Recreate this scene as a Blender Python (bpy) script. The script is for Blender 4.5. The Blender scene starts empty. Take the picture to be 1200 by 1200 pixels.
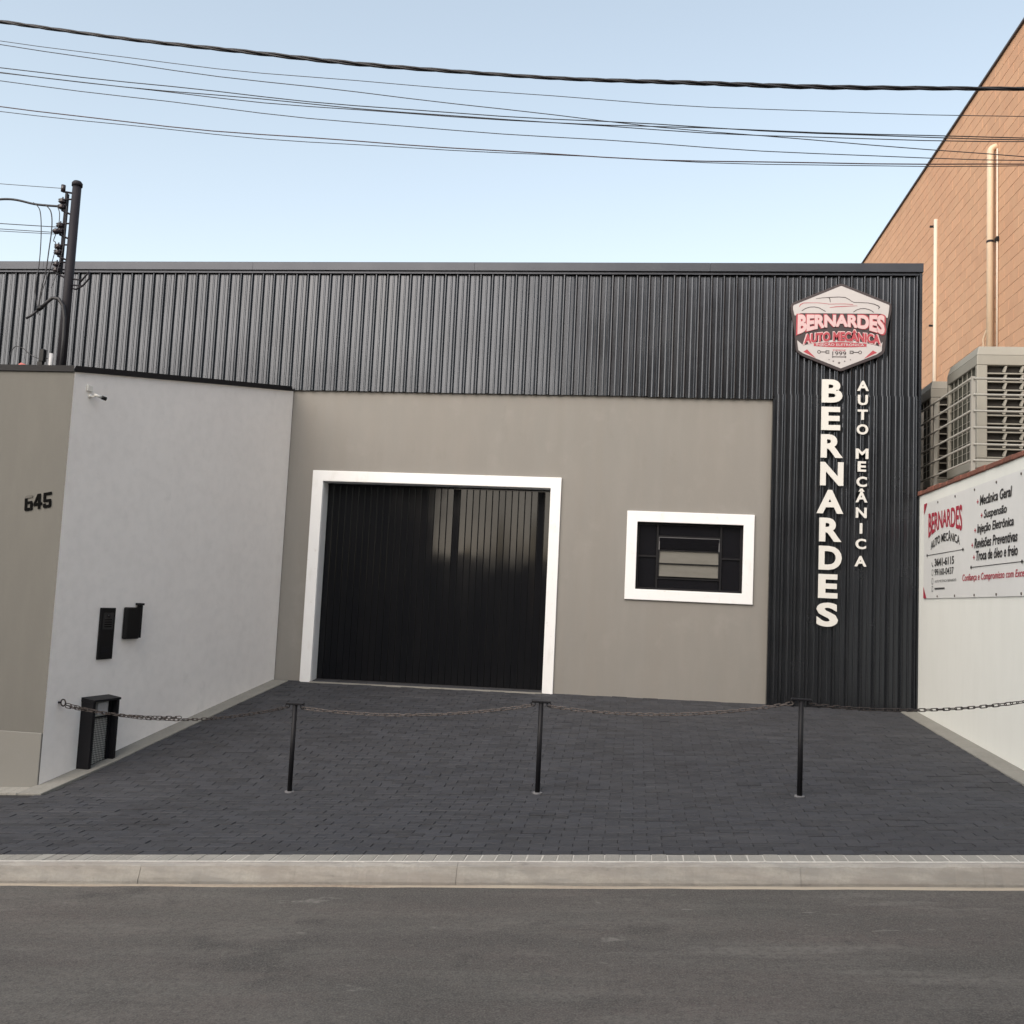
import bpy, math, random
from mathutils import Vector, Matrix

random.seed(11)
SC = bpy.context.scene
COL = SC.collection
R = math.radians

# ------------------------------------------------------------------ camera
F_PX, YAW, PITCH, ROLL = 1144.86, 0.12809, 0.09012, 0.04668
CAM = Vector((0.0, -12.195, 1.65))
cy, sy, cp, sp = math.cos(YAW), math.sin(YAW), math.cos(PITCH), math.sin(PITCH)
fwd = Vector((-sy * cp, cy * cp, sp))
rgt = Vector((cy, sy, 0.0))
upv = rgt.cross(fwd)
cr, sr = math.cos(ROLL), math.sin(ROLL)
cam_x = rgt * cr + upv * sr
cam_y = -rgt * sr + upv * cr
cd = bpy.data.cameras.new('camera')
cam = bpy.data.objects.new('camera', cd)
COL.objects.link(cam)
M3 = Matrix((cam_x, cam_y, -fwd)).transposed()
cam.matrix_world = Matrix.Translation(CAM) @ M3.to_4x4()
cd.sensor_fit = 'HORIZONTAL'
cd.sensor_width = 36.0
cd.lens = 36.0 * F_PX / 1200.0
cd.clip_start = 0.05
cd.clip_end = 2000.0
SC.camera = cam

# ------------------------------------------------------------------ sky, sun, exposure
SUN_EL, SUN_AZ = R(35), R(203)      # azimuth clockwise from +Y (street behind the camera is -Y)
world = bpy.data.worlds.new('World')
SC.world = world
world.use_nodes = True
wn = world.node_tree.nodes
wl = world.node_tree.links
wn.clear()
sky = wn.new('ShaderNodeTexSky')
sky.sky_type = 'NISHITA'
sky.sun_disc = False
sky.sun_elevation = SUN_EL
sky.sun_rotation = SUN_AZ
sky.air_density = 1.0
sky.dust_density = 2.0
sky.ozone_density = 1.0
sky.altitude = 600
bg = wn.new('ShaderNodeBackground')
bg.inputs['Strength'].default_value = 0.10
wo = wn.new('ShaderNodeOutputWorld')
wb = wn.new('ShaderNodeMix'); wb.data_type = 'RGBA'; wb.blend_type = 'MULTIPLY'   # camera white balance for shade
wb.inputs[0].default_value = 1.0
wb.inputs[7].default_value = (1.11, 0.965, 0.79, 1)
gm = wn.new('ShaderNodeGamma'); gm.inputs[1].default_value = 0.72     # hazy evening: gentler gradient
wl.new(sky.outputs[0], gm.inputs[0])
wl.new(gm.outputs[0], wb.inputs[6])
wl.new(wb.outputs[2], bg.inputs[0])
wl.new(bg.outputs[0], wo.inputs[0])

sun_dir = Vector((math.sin(SUN_AZ) * math.cos(SUN_EL), math.cos(SUN_AZ) * math.cos(SUN_EL), math.sin(SUN_EL)))
sl = bpy.data.lights.new('sun', 'SUN')
sl.energy = 0.85
sl.angle = R(70)
sl.color = (1.0, 0.93, 0.85)
so = bpy.data.objects.new('sun', sl)
COL.objects.link(so)
so.rotation_euler = sun_dir.to_track_quat('Z', 'Y').to_euler()

SC.view_settings.view_transform = 'Standard'
SC.view_settings.look = 'None'
SC.view_settings.gamma = 1.0
SC.view_settings.use_curve_mapping = False
SC.view_settings.exposure = 2.3

# ------------------------------------------------------------------ mesh helpers
class MB:
    def __init__(s):
        s.v = []; s.f = []
    def add(s, vs, fs):
        o = len(s.v); s.v += [tuple(a) for a in vs]; s.f += [tuple(o + i for i in q) for q in fs]; return s
    def box(s, x0, x1, y0, y1, z0, z1):
        return s.add([(x0,y0,z0),(x1,y0,z0),(x1,y1,z0),(x0,y1,z0),(x0,y0,z1),(x1,y0,z1),(x1,y1,z1),(x0,y1,z1)],
                     [(0,3,2,1),(4,5,6,7),(0,1,5,4),(1,2,6,5),(2,3,7,6),(3,0,4,7)])
    def hexa(s, p):   # 8 points: bottom 4 (ccw from above), top 4
        return s.add(p, [(0,3,2,1),(4,5,6,7),(0,1,5,4),(1,2,6,5),(2,3,7,6),(3,0,4,7)])
    def tube(s, pts, r, n=8, cap=True, radii=None):
        pts = [Vector(p) for p in pts]; m = len(pts)
        o = len(s.v); prev = None
        for i, p in enumerate(pts):
            t = (pts[min(i+1, m-1)] - pts[max(i-1, 0)]).normalized()
            if prev is None:
                a = Vector((0,0,1)) if abs(t.z) < .9 else Vector((1,0,0))
                u = t.cross(a).normalized()
            else:
                u = (prev - t * prev.dot(t)).normalized()
            prev = u; w = t.cross(u)
            rr = radii[i] if radii else r
            for k in range(n):
                an = 2 * math.pi * k / n
                s.v.append(tuple(p + (u * math.cos(an) + w * math.sin(an)) * rr))
        for i in range(m - 1):
            for k in range(n):
                a = o + i*n + k; b = o + i*n + (k+1) % n
                s.f.append((a, b, b + n, a + n))
        if cap:
            s.f.append(tuple(o + k for k in reversed(range(n))))
            s.f.append(tuple(o + (m-1)*n + k for k in range(n)))
        return s
    def prism(s, poly, fn, d0, d1):   # poly 2d, fn(a,b,d)->xyz
        n = len(poly)
        vs = [fn(a, b, d0) for a, b in poly] + [fn(a, b, d1) for a, b in poly]
        fs = [tuple(range(n)), tuple(reversed(range(n, 2*n)))]
        for i in range(n):
            j = (i+1) % n; fs.append((i, i+n, j+n, j))
        return s.add(vs, fs)
    def build(s, name, mat, parent=None, smooth=False):
        me = bpy.data.meshes.new(name)
        me.from_pydata(s.v, [], s.f)
        me.update()
        return link(name, me, mat, parent, smooth)

def link(name, me, mat=None, parent=None, smooth=False):
    if mat is not None and len(me.materials) == 0:
        me.materials.append(mat)
    if smooth:
        for p in me.polygons: p.use_smooth = True
    o = bpy.data.objects.new(name, me)
    COL.objects.link(o)
    if parent is not None:
        o.parent = parent
        o.matrix_parent_inverse = Matrix.Translation(-parent.location) if parent.type == 'EMPTY' else Matrix.Identity(4)
    return o

def bevel(o, w=0.005, seg=1):
    m = o.modifiers.new('bevel', 'BEVEL'); m.width = w; m.segments = seg; m.limit_method = 'ANGLE'
    return o

def thing(name, label, cat, loc=(0,0,0), group=None):
    o = bpy.data.objects.new(name, None); o.empty_display_size = .2
    COL.objects.link(o); o.location = loc
    return tag(o, label, cat, group)

def tag(o, label, cat, group=None):
    o['label'] = label; o['category'] = cat
    if group: o['group'] = group
    return o

def struct(o):
    o['kind'] = 'structure'; return o

# ------------------------------------------------------------------ materials
def mat(name, col, rough=0.6, metal=0.0, spec=0.5, noise=None, bump=None, rand=0.0, coat=0.0, rvar=0.0):
    """noise: list of (scale, amount, colour2, detail, stretch) ; bump: list of (scale, strength, distance, stretch)"""
    m = bpy.data.materials.new(name); m.use_nodes = True
    nt = m.node_tree; N = nt.nodes; L = nt.links
    b = N['Principled BSDF']
    b.inputs['Roughness'].default_value = rough
    b.inputs['Metallic'].default_value = metal
    b.inputs['Specular IOR Level'].default_value = spec
    b.inputs['Coat Weight'].default_value = coat
    tc = N.new('ShaderNodeNewGeometry')
    def coords(stretch):
        if stretch is None: return tc.outputs['Position']
        mp = N.new('ShaderNodeMapping'); mp.inputs['Scale'].default_value = stretch
        L.new(tc.outputs['Position'], mp.inputs[0]); return mp.outputs[0]
    c = N.new('ShaderNodeRGB'); c.outputs[0].default_value = (*col, 1)
    cur = c.outputs[0]
    if rand:
        oi = N.new('ShaderNodeObjectInfo')
        ad = N.new('ShaderNodeMath'); ad.operation = 'ADD'
        L.new(oi.outputs['Random'], ad.inputs[0]); L.new(tc.outputs['Random Per Island'], ad.inputs[1])
        fr = N.new('ShaderNodeMath'); fr.operation = 'FRACT'; L.new(ad.outputs[0], fr.inputs[0])
        mr = N.new('ShaderNodeMapRange'); mr.inputs[3].default_value = 1 - rand; mr.inputs[4].default_value = 1 + rand
        L.new(fr.outputs[0], mr.inputs[0])
        mx = N.new('ShaderNodeVectorMath'); mx.operation = 'SCALE'
        L.new(cur, mx.inputs[0]); L.new(mr.outputs[0], mx.inputs['Scale']); cur = mx.outputs[0]
    for sc, amt, c2, det, st, *lim in (noise or []):
        nz = N.new('ShaderNodeTexNoise'); nz.inputs['Scale'].default_value = sc; nz.inputs['Detail'].default_value = det
        nz.inputs['Roughness'].default_value = .62
        L.new(coords(st), nz.inputs['Vector'])
        rp = N.new('ShaderNodeMapRange'); rp.inputs[1].default_value, rp.inputs[2].default_value = lim or (.42, .68)
        rp.inputs[3].default_value = 0; rp.inputs[4].default_value = amt; rp.clamp = True
        L.new(nz.outputs[0], rp.inputs[0])
        mx = N.new('ShaderNodeMix'); mx.data_type = 'RGBA'
        L.new(rp.outputs[0], mx.inputs[0]); L.new(cur, mx.inputs[6]); mx.inputs[7].default_value = (*c2, 1)
        cur = mx.outputs[2]
    L.new(cur, b.inputs['Base Color'])
    if rvar:
        nz = N.new('ShaderNodeTexNoise'); nz.inputs['Scale'].default_value = 1.7; nz.inputs['Detail'].default_value = 5
        L.new(tc.outputs['Position'], nz.inputs['Vector'])
        mr = N.new('ShaderNodeMapRange'); mr.inputs[1].default_value = .3; mr.inputs[2].default_value = .7
        mr.inputs[3].default_value = rough - rvar; mr.inputs[4].default_value = rough + rvar
        L.new(nz.outputs[0], mr.inputs[0]); L.new(mr.outputs[0], b.inputs['Roughness'])
    prev = None
    for sc, st, dist, stretch in (bump or []):
        nz = N.new('ShaderNodeTexNoise'); nz.inputs['Scale'].default_value = sc; nz.inputs['Detail'].default_value = 1.5 if sc < 1.3 else 6
        L.new(coords(stretch), nz.inputs['Vector'])
        bp = N.new('ShaderNodeBump'); bp.inputs['Strength'].default_value = st; bp.inputs['Distance'].default_value = dist
        L.new(nz.outputs[0], bp.inputs['Height'])
        if prev is not None: L.new(prev, bp.inputs['Normal'])
        prev = bp.outputs[0]
    if prev is not None: L.new(prev, b.inputs['Normal'])
    return m

M = {}
M['asphalt'] = mat('asphalt', (.076,.073,.067), .82, spec=.35,
    noise=[(.22,.9,(.052,.050,.047),4,(1,1.4,1)), (.55,.7,(.050,.047,.045),6,(1,1.6,1)), (.8,.7,(.112,.104,.094),7,(.4,1.5,1)), (2.3,.50,(.17,.158,.145),8,(.28,1.9,1)), (1.1,.45,(.085,.063,.060),5,(.7,2.2,1)), (4.5,.35,(.035,.033,.032),8,(.5,1.2,1)), (1.9,.75,(.036,.034,.033),5,(.8,1,1),.60,.66), (.7,.55,(.045,.042,.041),6,(.55,1.3,1),.56,.63), (6,.7,(.20,.19,.175),4,(.5,1,1),.66,.71), (2.2,.6,(.16,.15,.138),6,(.22,1.2,1),.60,.68), (34,.7,(.045,.043,.04),3,None), (120,.75,(.145,.137,.125),2,None)],
    bump=[(160,.5,.004,None),(55,.5,.006,None),(9,.25,.01,None)])
M['paver'] = mat('paver_concrete', (.031,.033,.040), .78, spec=.35, rand=.32,
    noise=[(.5,.40,(.041,.042,.047),5,None), (2.6,.4,(.029,.031,.039),6,(.5,1.2,1)), (9,.3,(.062,.060,.060),6,None), (1.6,.5,(.064,.065,.071),7,(.35,2.2,1),.58,.68), (1.1,.55,(.022,.022,.026),6,(.8,1,1),.58,.68), (70,.45,(.060,.061,.066),3,None)],
    bump=[(140,.45,.003,None)])
M['joint'] = mat('joint_sand', (.022,.022,.024), .95, noise=[(40,.5,(.018,.018,.018),3,None)])
M['bpaver'] = mat('border_paver_concrete', (.255,.248,.225), .85, rand=.14,
    noise=[(5,.5,(.185,.18,.162),6,None), (90,.5,(.36,.345,.31),3,None)], bump=[(120,.4,.003,None)])
M['mortar'] = mat('pale_mortar', (.52,.50,.46), .9, noise=[(30,.6,(.3,.285,.255),4,None)])
M['kerb'] = mat('kerb_concrete', (.285,.282,.267), .88,
    noise=[(.6,.6,(.27,.25,.22),6,(.5,2,2)), (1.4,.7,(.28,.235,.20),7,(.3,2,2.5)), (3.2,.6,(.19,.178,.16),8,(.3,3,3)), (9,.6,(.14,.13,.12),6,(.5,2,2),.60,.70), (11,.5,(.43,.41,.365),6,(.4,1.5,1.5)), (60,.4,(.25,.23,.2),3,None)], bump=[(60,.4,.004,None)])
M['gutter_dirt'] = mat('gutter_dirt', (.085,.068,.055), .95, noise=[(6,.6,(.05,.04,.033),5,(.3,2,1))])
M['gutter'] = mat('gutter_concrete', (.36,.315,.25), .9, noise=[(2,.7,(.16,.11,.08),7,(.3,2,1)), (30,.5,(.40,.34,.26),4,None)])
M['strip'] = mat('edging_concrete', (.215,.21,.190), .88, noise=[(2.2,.6,(.165,.16,.145),6,None), (6,.4,(.26,.255,.235),6,None), (40,.4,(.28,.275,.25),4,None)], bump=[(70,.4,.004,None)])
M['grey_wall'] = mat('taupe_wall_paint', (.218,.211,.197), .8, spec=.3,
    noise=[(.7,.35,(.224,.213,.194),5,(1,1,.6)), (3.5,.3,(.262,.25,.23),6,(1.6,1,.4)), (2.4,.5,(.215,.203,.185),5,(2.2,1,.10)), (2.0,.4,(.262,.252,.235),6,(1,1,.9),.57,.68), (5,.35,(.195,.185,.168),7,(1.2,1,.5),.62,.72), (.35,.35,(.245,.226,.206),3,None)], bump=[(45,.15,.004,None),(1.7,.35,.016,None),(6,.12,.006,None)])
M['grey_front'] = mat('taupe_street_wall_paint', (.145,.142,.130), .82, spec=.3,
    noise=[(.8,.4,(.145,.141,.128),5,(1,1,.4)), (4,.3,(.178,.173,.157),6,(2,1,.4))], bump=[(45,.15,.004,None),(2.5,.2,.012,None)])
M['plinth'] = mat('plinth_paint', (.205,.202,.188), .82, noise=[(1.5,.5,(.195,.19,.172),6,None)], bump=[(45,.15,.004,None)])
M['white_wall'] = mat('white_wall_paint', (.93,.895,.865), .75, spec=.3,
    noise=[(.6,.5,(.87,.835,.81),6,(1,1,.6)), (2.5,.3,(.84,.805,.78),7,(1,1,.8)), (3.5,.3,(.74,.715,.69),7,(1,1,.8),.62,.70), (9,.12,(.52,.51,.49),5,None)], bump=[(50,.12,.004,None),(1.8,.2,.014,None)])
M['white_right'] = mat('off_white_wall_paint', (.82,.83,.785), .75, spec=.3,
    noise=[(.8,.4,(.77,.78,.735),6,(1,1,.6)), (3,.25,(.72,.73,.68),7,(1,2,.5))], bump=[(50,.12,.004,None)])
M['trim'] = mat('white_trim_paint', (.77,.78,.79), .6, noise=[(3,.3,(.72,.72,.71),5,None), (7,.4,(.60,.59,.565),7,(1,1,.35),.56,.70), (22,.4,(.52,.50,.47),5,None,.64,.72)], bump=[(40,.08,.003,None)])
M['clad'] = mat('charcoal_painted_sheet', (.052,.056,.064), .24, metal=.85, spec=.4, rvar=.05,
    noise=[(1.1,.5,(.064,.068,.075),4,(1.5,1,.25)), (6,.08,(.045,.048,.055),3,(2,1,.2))], bump=[(.8,.05,.010,(1.2,1,.5))])
M['cap'] = mat('charcoal_flashing', (.050,.054,.064), .42, metal=.8, spec=.35, noise=[(2,.4,(.065,.07,.08),5,None)])
M['door'] = mat('black_gloss_door_paint', (.006,.0065,.008), .085, spec=.20, rvar=.03,
    noise=[(2.2,.4,(.010,.010,.011),6,(3,1,.3))], bump=[(1.1,.06,.008,(1.5,1,.8))])
M['black'] = mat('black_satin_metal', (.009,.009,.011), .5, spec=.22)
M['blackp'] = mat('black_plastic', (.007,.007,.008), .4, spec=.25)
M['glass'] = mat('dark_window_glass', (.008,.008,.010), .04, spec=.6, bump=[(2.0,.05,.01,None)])
M['pane'] = mat('louvre_painted_reflection', (.155,.15,.135), .12, spec=.7, noise=[(5,.4,(.12,.115,.10),3,(1,1,4))])  # pale grey base colour stands in for the street reflected in the louvres
M['letter'] = mat('cream_letter_acrylic', (.64,.635,.605), .4, noise=[(6,.2,(.58,.575,.545),4,None)])
M['sign_white'] = mat('sign_white', (.46,.445,.45), .45, noise=[(8,.3,(.41,.40,.405),4,None)])
M['sign_pink'] = mat('sign_pale_letters', (.56,.40,.41), .45)
M['sign_red'] = mat('sign_red', (.36,.045,.062), .45)
M['sign_dark'] = mat('sign_dark', (.035,.025,.028), .45)
M['banner'] = mat('banner_vinyl', (.74,.745,.73), .5, noise=[(1.4,.4,(.68,.685,.67),4,None), (3.1,.35,(.79,.79,.78),3,(1,2,1))], bump=[(1.5,.3,.02,None)])
M['print_red'] = mat('print_red', (.42,.03,.06), .5)
M['print_black'] = mat('print_black', (.025,.025,.028), .5)
M['coping'] = mat('terracotta_coping', (.20,.075,.052), .85, rand=.2, noise=[(9,.6,(.12,.05,.038),6,None), (40,.4,(.27,.14,.095),4,None)], bump=[(50,.5,.005,None)])
M['brick'] = mat('clay_block', (.54,.315,.195), .88, rand=.075,
    noise=[(.35,.6,(.52,.285,.175),5,None), (1.6,.5,(.56,.35,.215),6,(1,1.4,1)), (14,.25,(.47,.265,.165),5,None)], bump=[(40,.3,.004,None)])
M['brickjoint'] = mat('clay_mortar', (.60,.385,.255), .92, noise=[(5,.4,(.43,.27,.18),5,None)])
M['edge'] = mat('roof_edge_metal', (.06,.05,.05), .6)
M['alu_dark'] = mat('smoked_panel', (.016,.016,.018), .3)
M['faded'] = mat('faded_number_paint', (.105,.10,.09), .8)
M['ink'] = mat('matte_black_paint', (.004,.004,.004), .8, spec=.05)
M['alu'] = mat('dull_aluminium', (.11,.11,.115), .45)
M['pipe'] = mat('cream_pvc', (.66,.52,.38), .5, noise=[(4,.3,(.58,.45,.33),4,None)])
M['pipe2'] = mat('pale_conduit', (.60,.54,.46), .55)
M['cooler'] = mat('cooler_plastic', (.315,.31,.275), .6, noise=[(2.5,.4,(.27,.265,.235),5,None)])
M['cooler_dark'] = mat('cooler_cavity', (.02,.018,.016), .8)
M['cooler_pad'] = mat('cooler_pad', (.075,.076,.062), .85, noise=[(18,.6,(.07,.07,.055),4,None)])
M['railing'] = mat('grey_railing_paint', (.30,.295,.27), .5)
M['conc'] = mat('slab_concrete', (.30,.285,.25), .9, noise=[(3,.5,(.22,.21,.18),5,None)])
M['chain'] = mat('chain_metal', (.030,.026,.025), .5, metal=.4, noise=[(60,.6,(.055,.038,.032),3,None)])
M['chain_dry'] = mat('weathered_chain_metal', (.125,.108,.10), .5, metal=.4, noise=[(60,.6,(.07,.052,.045),3,None)])
M['steel'] = mat('weathered_pole_steel', (.015,.014,.019), .6, spec=.2, noise=[(5,.5,(.028,.026,.031),5,(2,2,.4))])
M['porcelain'] = mat('dark_porcelain', (.030,.022,.026), .25)
M['cable'] = mat('cable_sheath', (.014,.014,.018), .55)
M['wire'] = mat('thin_wire', (.035,.035,.042), .5)
M['wirer'] = mat('reddish_wire', (.060,.030,.030), .5)
M['camw'] = mat('camera_white_plastic', (.72,.71,.67), .4)
M['roof'] = mat('fibre_roof', (.11,.11,.108), .85, noise=[(2,.5,(.08,.08,.08),5,None)])
M['soil'] = mat('ground_soil', (.16,.145,.12), .95, noise=[(1.5,.6,(.11,.10,.085),6,None)])
M['opp'] = mat('opposite_wall_paint', (.21,.195,.17), .85, noise=[(.7,.5,(.16,.15,.135),6,None)])
M['opph'] = mat('opposite_house_paint', (.17,.16,.15), .85, noise=[(.7,.5,(.14,.13,.12),6,None)])
M['redp'] = mat('faded_red_plastic', (.50,.14,.12), .6)
M['base_metal'] = mat('worn_base_plate', (.20,.20,.21), .7, noise=[(50,.6,(.10,.10,.11),3,None)])
M['zinc'] = mat('zinc_plate', (.45,.45,.46), .5)

# ------------------------------------------------------------------ terrain functions
def lerp_knots(k, x):
    if x <= k[0][0]: a, b = k[0], k[1]
    elif x >= k[-1][0]: a, b = k[-2], k[-1]
    else:
        for a, b in zip(k, k[1:]):
            if a[0] <= x <= b[0]: break
    return a[1] + (b[1] - a[1]) * (x - a[0]) / (b[0] - a[0])
S_K = [(-12,-.62), (-5.165,-.205), (-2.868,-.076), (-.738,.076), (1.326,.238), (3.347,.358), (9,.78)]
def KL(x): return .1306 + .0769 * x                    # kerb line
def gz(x, y):
    s = lerp_knots(S_K, x)
    if y >= -4.0:
        f = .528 + .009 * x
        return s + (f - s) * (y + 4.0) / 4.0
    t = max(0.0, min(1.0, (-4.0 - y) / 1.9))
    return s + (KL(x) - s) * t

def grad(x, y):
    e = .05
    return (gz(x+e, y) - gz(x-e, y)) / (2*e), (gz(x, y+e) - gz(x, y-e)) / (2*e)

XL, XR, XP, XLF, YF = -4.553, 3.347, 1.615, -5.165, -3.95
def wall_x(y): return XL + (XLF - XL) * (y / YF)       # left white wall
ZC, ZT = 4.277, 5.985

# ------------------------------------------------------------------ ground, road, kerb
def sheet(name, x0, x1, nx, y0, y1, ny, fz, m):
    mb = MB(); vs = []
    for j in range(ny + 1):
        for i in range(nx + 1):
            x = x0 + (x1-x0)*i/nx; y = y0 + (y1-y0)*j/ny
            vs.append((x, y, fz(x, y)))
    fs = [(j*(nx+1)+i, j*(nx+1)+i+1, (j+1)*(nx+1)+i+1, (j+1)*(nx+1)+i) for j in range(ny) for i in range(nx)]
    return mb.add(vs, fs).build(name, m)

def hill(x):    # street grade eases out far away
    return .1306 + 4.5 * math.tanh(.0769 * x / 4.5)
struct(sheet('ground', -320, 320, 80, -320, 320, 40, lambda x, y: hill(x) - .75, M['soil']))
ROAD_DROP = .105
struct(sheet('road', -60, 60, 120, -14.2, -6.335, 12, lambda x, y: hill(x) - ROAD_DROP + .035*math.sin(max(0, min(1, (-6.335-y)/7.8))*math.pi), M['asphalt']))
struct(sheet('gutter', -60, 60, 120, -6.33, -6.25, 1, lambda x, y: hill(x) - ROAD_DROP - .016, M['gutter_dirt']))
lipb = MB(); LPF = [(-6.300,-.05),(-6.302,.0065),(-6.330,.0075),(-6.345,.002),(-6.346,-.05)]
for i in range(241):
    x = -30 + i*.25; jy = random.uniform(-.008,.008)
    lipb.v += [(x, yy + jy*(.4 if k_ < 2 else 1), hill(x) - ROAD_DROP + zz - (abs(jy)*.5 if 0 < k_ < 4 else 0)) for k_, (yy, zz) in enumerate(LPF)]
for i in range(240):
    for k in range(4): a = i*5+k; lipb.f.append((a, a+5, a+6, a+1))
struct(lipb.build('gutter_lip', M['gutter']))

kb = MB(); KP = [(-6.163,-.3),(-6.163,-.004),(-6.205,-.002),(-6.232,-.014),(-6.258,-.078),(-6.264,-.3)]
for i in range(121):
    x = -60 + i; kb.v += [(x, yy, hill(x) + zz) for yy, zz in KP]
for i in range(120):
    for k in range(5): a = i*6+k; kb.f.append((a, a+6, a+7, a+1))
kerb = struct(kb.build('kerb', M['kerb']))
kx = -14.0
while kx < 12:
    w = 1.0
    mb = MB(); n = 20
    for i in range(n + 1):
        x = kx + .0004 + (w - .0008) * i / n; z = hill(x)
        d = random.uniform(-.003, .003) - (random.uniform(.004,.012) if random.random() < .07 else 0)
        e_ = random.uniform(-.004, .004)
        prof = [(-6.165, z-.2), (-6.165, z+.002), (-6.205, z+.003+d*.4), (-6.235+e_*.5, z-.010+d), (-6.262+e_, z-.075), (-6.268+e_, z-.094), (-6.27+e_, z-.2)]
        mb.v += [(x, y, zz) for y, zz in prof]
    P = 7
    for i in range(n):
        for k in range(P - 1):
            a = i*P + k; mb.f.append((a, a+P, a+P+1, a+1))
    mb.f.append(tuple(range(P))); mb.f.append(tuple(n*P + k for k in reversed(range(P))))
    mb.build('kerb_stone', M['kerb'], kerb)
    kx += 1.0

# ------------------------------------------------------------------ pavement with pavers
pave = struct(sheet('pavement', -12, 9, 84, -6.17, 0.30, 40, lambda x, y: gz(x, y) - .0065, M['joint']))
ml = MB()
for i in range(361):
    x = -9 + i*.05; a = random.uniform(.004,.0085)
    ml.v += [(x, -6.150, gz(x,-6.15) + .0015), (x, -6.158, gz(x,-6.15) + .004), (x, -6.166-a, hill(x) + .0045), (x, -6.170-a*1.6, hill(x) + .001)]
for i in range(360):
    for k in range(3): a = i*4+k; ml.f.append((a, a+4, a+5, a+1))
ml.build('mortar_line', M['mortar'], pave)
bed = sheet('mortar_bed', -12, 9, 84, -6.170, -5.985, 1, lambda x, y: gz(x, y) - .003, M['mortar'])
bed.parent = pave

def paver_mesh(lx, ly, h=.05, c=.004):
    a, b = lx/2, ly/2
    v = [(-a,-b,-h),(a,-b,-h),(a,b,-h),(-a,b,-h), (-a,-b,-c),(a,-b,-c),(a,b,-c),(-a,b,-c),
         (-a+c,-b+c,0),(a-c,-b+c,0),(a-c,b-c,0),(-a+c,b-c,0)]
    f = [(8,9,10,11)]
    for i in range(4):
        j = (i+1) % 4
        f.append((i, j, j+4, i+4)); f.append((i+4, j+4, j+8, i+8))
    return v, f

PX, PY = .1885, .0945
STRIP = .20
cand = []
row = 0
y = -5.982 + PY/2
while y < .12:
    x = -7.4 + (PX/2 if row % 2 else 0) + random.uniform(-.006, .006)
    while x < 5.2:
        inside = True
        if y > YF - .12:
            lim0 = wall_x(min(0, y)) + STRIP + .0
            lo, hi = x - PX/2, x + PX/2
            if hi < lim0 + .02 or lo > XR - STRIP - .02: inside = False
        elif y > YF - .22 - .09 and x < XLF + .12: inside = False
        if inside: cand.append((x, y))
        x += PX
    y += PY; row += 1
def cam_dist(p):
    return (Vector((p[0], p[1], gz(*p))) - CAM).length
def in_view(p, margin=20):
    d = Vector((p[0], p[1], gz(*p))) - CAM
    w = d.dot(fwd)
    u = 600 + F_PX * d.dot(cam_x) / w; v = 600 - F_PX * d.dot(cam_y) / w
    return -margin < u < 1200 + margin and v < 1200
vis = sorted([p for p in cand if in_view(p)], key=cam_dist)
near = set(vis[:300])
pv, pf = paver_mesh(PX - .0024, PY - .0066, .05, .003)
pme = bpy.data.meshes.new('paver'); pme.from_pydata(pv, [], pf); pme.materials.append(M['paver'])
field = MB()
for p in cand:
    gx, gy = grad(*p)
    rx = math.atan(gy) + random.gauss(0, .012); ry = -math.atan(gx) + random.gauss(0, .006); rz = random.gauss(0, .006)
    z = gz(*p) + random.gauss(0, .0017)
    mt = Matrix.Translation((p[0] + random.gauss(0,.0008), p[1] + random.gauss(0,.0006), z)) @ Matrix.Rotation(rz,4,'Z') @ Matrix.Rotation(ry,4,'Y') @ Matrix.Rotation(rx,4,'X')
    if p in near:
        o = bpy.data.objects.new('paver', pme); COL.objects.link(o); o.parent = pave; o.matrix_world = mt
    else:
        y1 = p[1] + PY/2
        vs = [mt @ Vector(q) for q in pv]
        if p[1] > YF - .12:   # trim to the edging strips
            vs = [Vector((min(max(q.x, wall_x(min(0, p[1])) + STRIP - .02), XR - STRIP + .02), q.y, q.z)) for q in vs]
        field.add(vs, pf)
fo = field.build('paver_field', M['paver'], pave); fo['kind'] = 'stuff'

bv, bf = paver_mesh(.0945 - .006, .160, .05, .003)
bme = bpy.data.meshes.new('border_paver'); bme.from_pydata(bv, [], bf); bme.materials.append(M['bpaver'])
x = -6.6
while x < 4.6:
    o = bpy.data.objects.new('border_paver', bme); COL.objects.link(o); o.parent = pave
    gx, gy = grad(x, -6.07)
    o.matrix_world = Matrix.Translation((x, -6.071, gz(x, -6.07) + random.gauss(0,.001))) @ Matrix.Rotation(random.gauss(0,.012),4,'Z') @ Matrix.Rotation(-math.atan(gx) + random.gauss(0,.005),4,'Y')
    x += .0945

# concrete edging strips, cast in lengths
def strip_piece(pts_in, pts_out, m=M['strip']):
    a0, a1 = pts_in; b0, b1 = pts_out
    def P(p, dz): return (p[0], p[1], gz(p[0], p[1]) + dz)
    mb = MB(); mb.hexa([P(a0,-.08), P(b0,-.08), P(b1,-.08), P(a1,-.08), P(a0,.012), P(b0,.010), P(b1,.010), P(a1,.012)])
    return bevel(mb.build('edging_strip', m, pave), .004)
ys = [-4.17, -3.2, -2.2, -1.2, -.35, .0]
for y0, y1 in zip(ys, ys[1:]):
    strip_piece([(wall_x(y1)-.02, y1), (wall_x(y0)-.02, y0+.003)], [(wall_x(y1)+STRIP, y1), (wall_x(y0)+STRIP, y0+.003)])
    strip_piece([(XR-STRIP, y1), (XR-STRIP, y0+.003)], [(XR+.02, y1), (XR+.02, y0+.003)])
x = -9.0
def FP(px, py, dz): return (px, py, gz(px, py) + dz)
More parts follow.
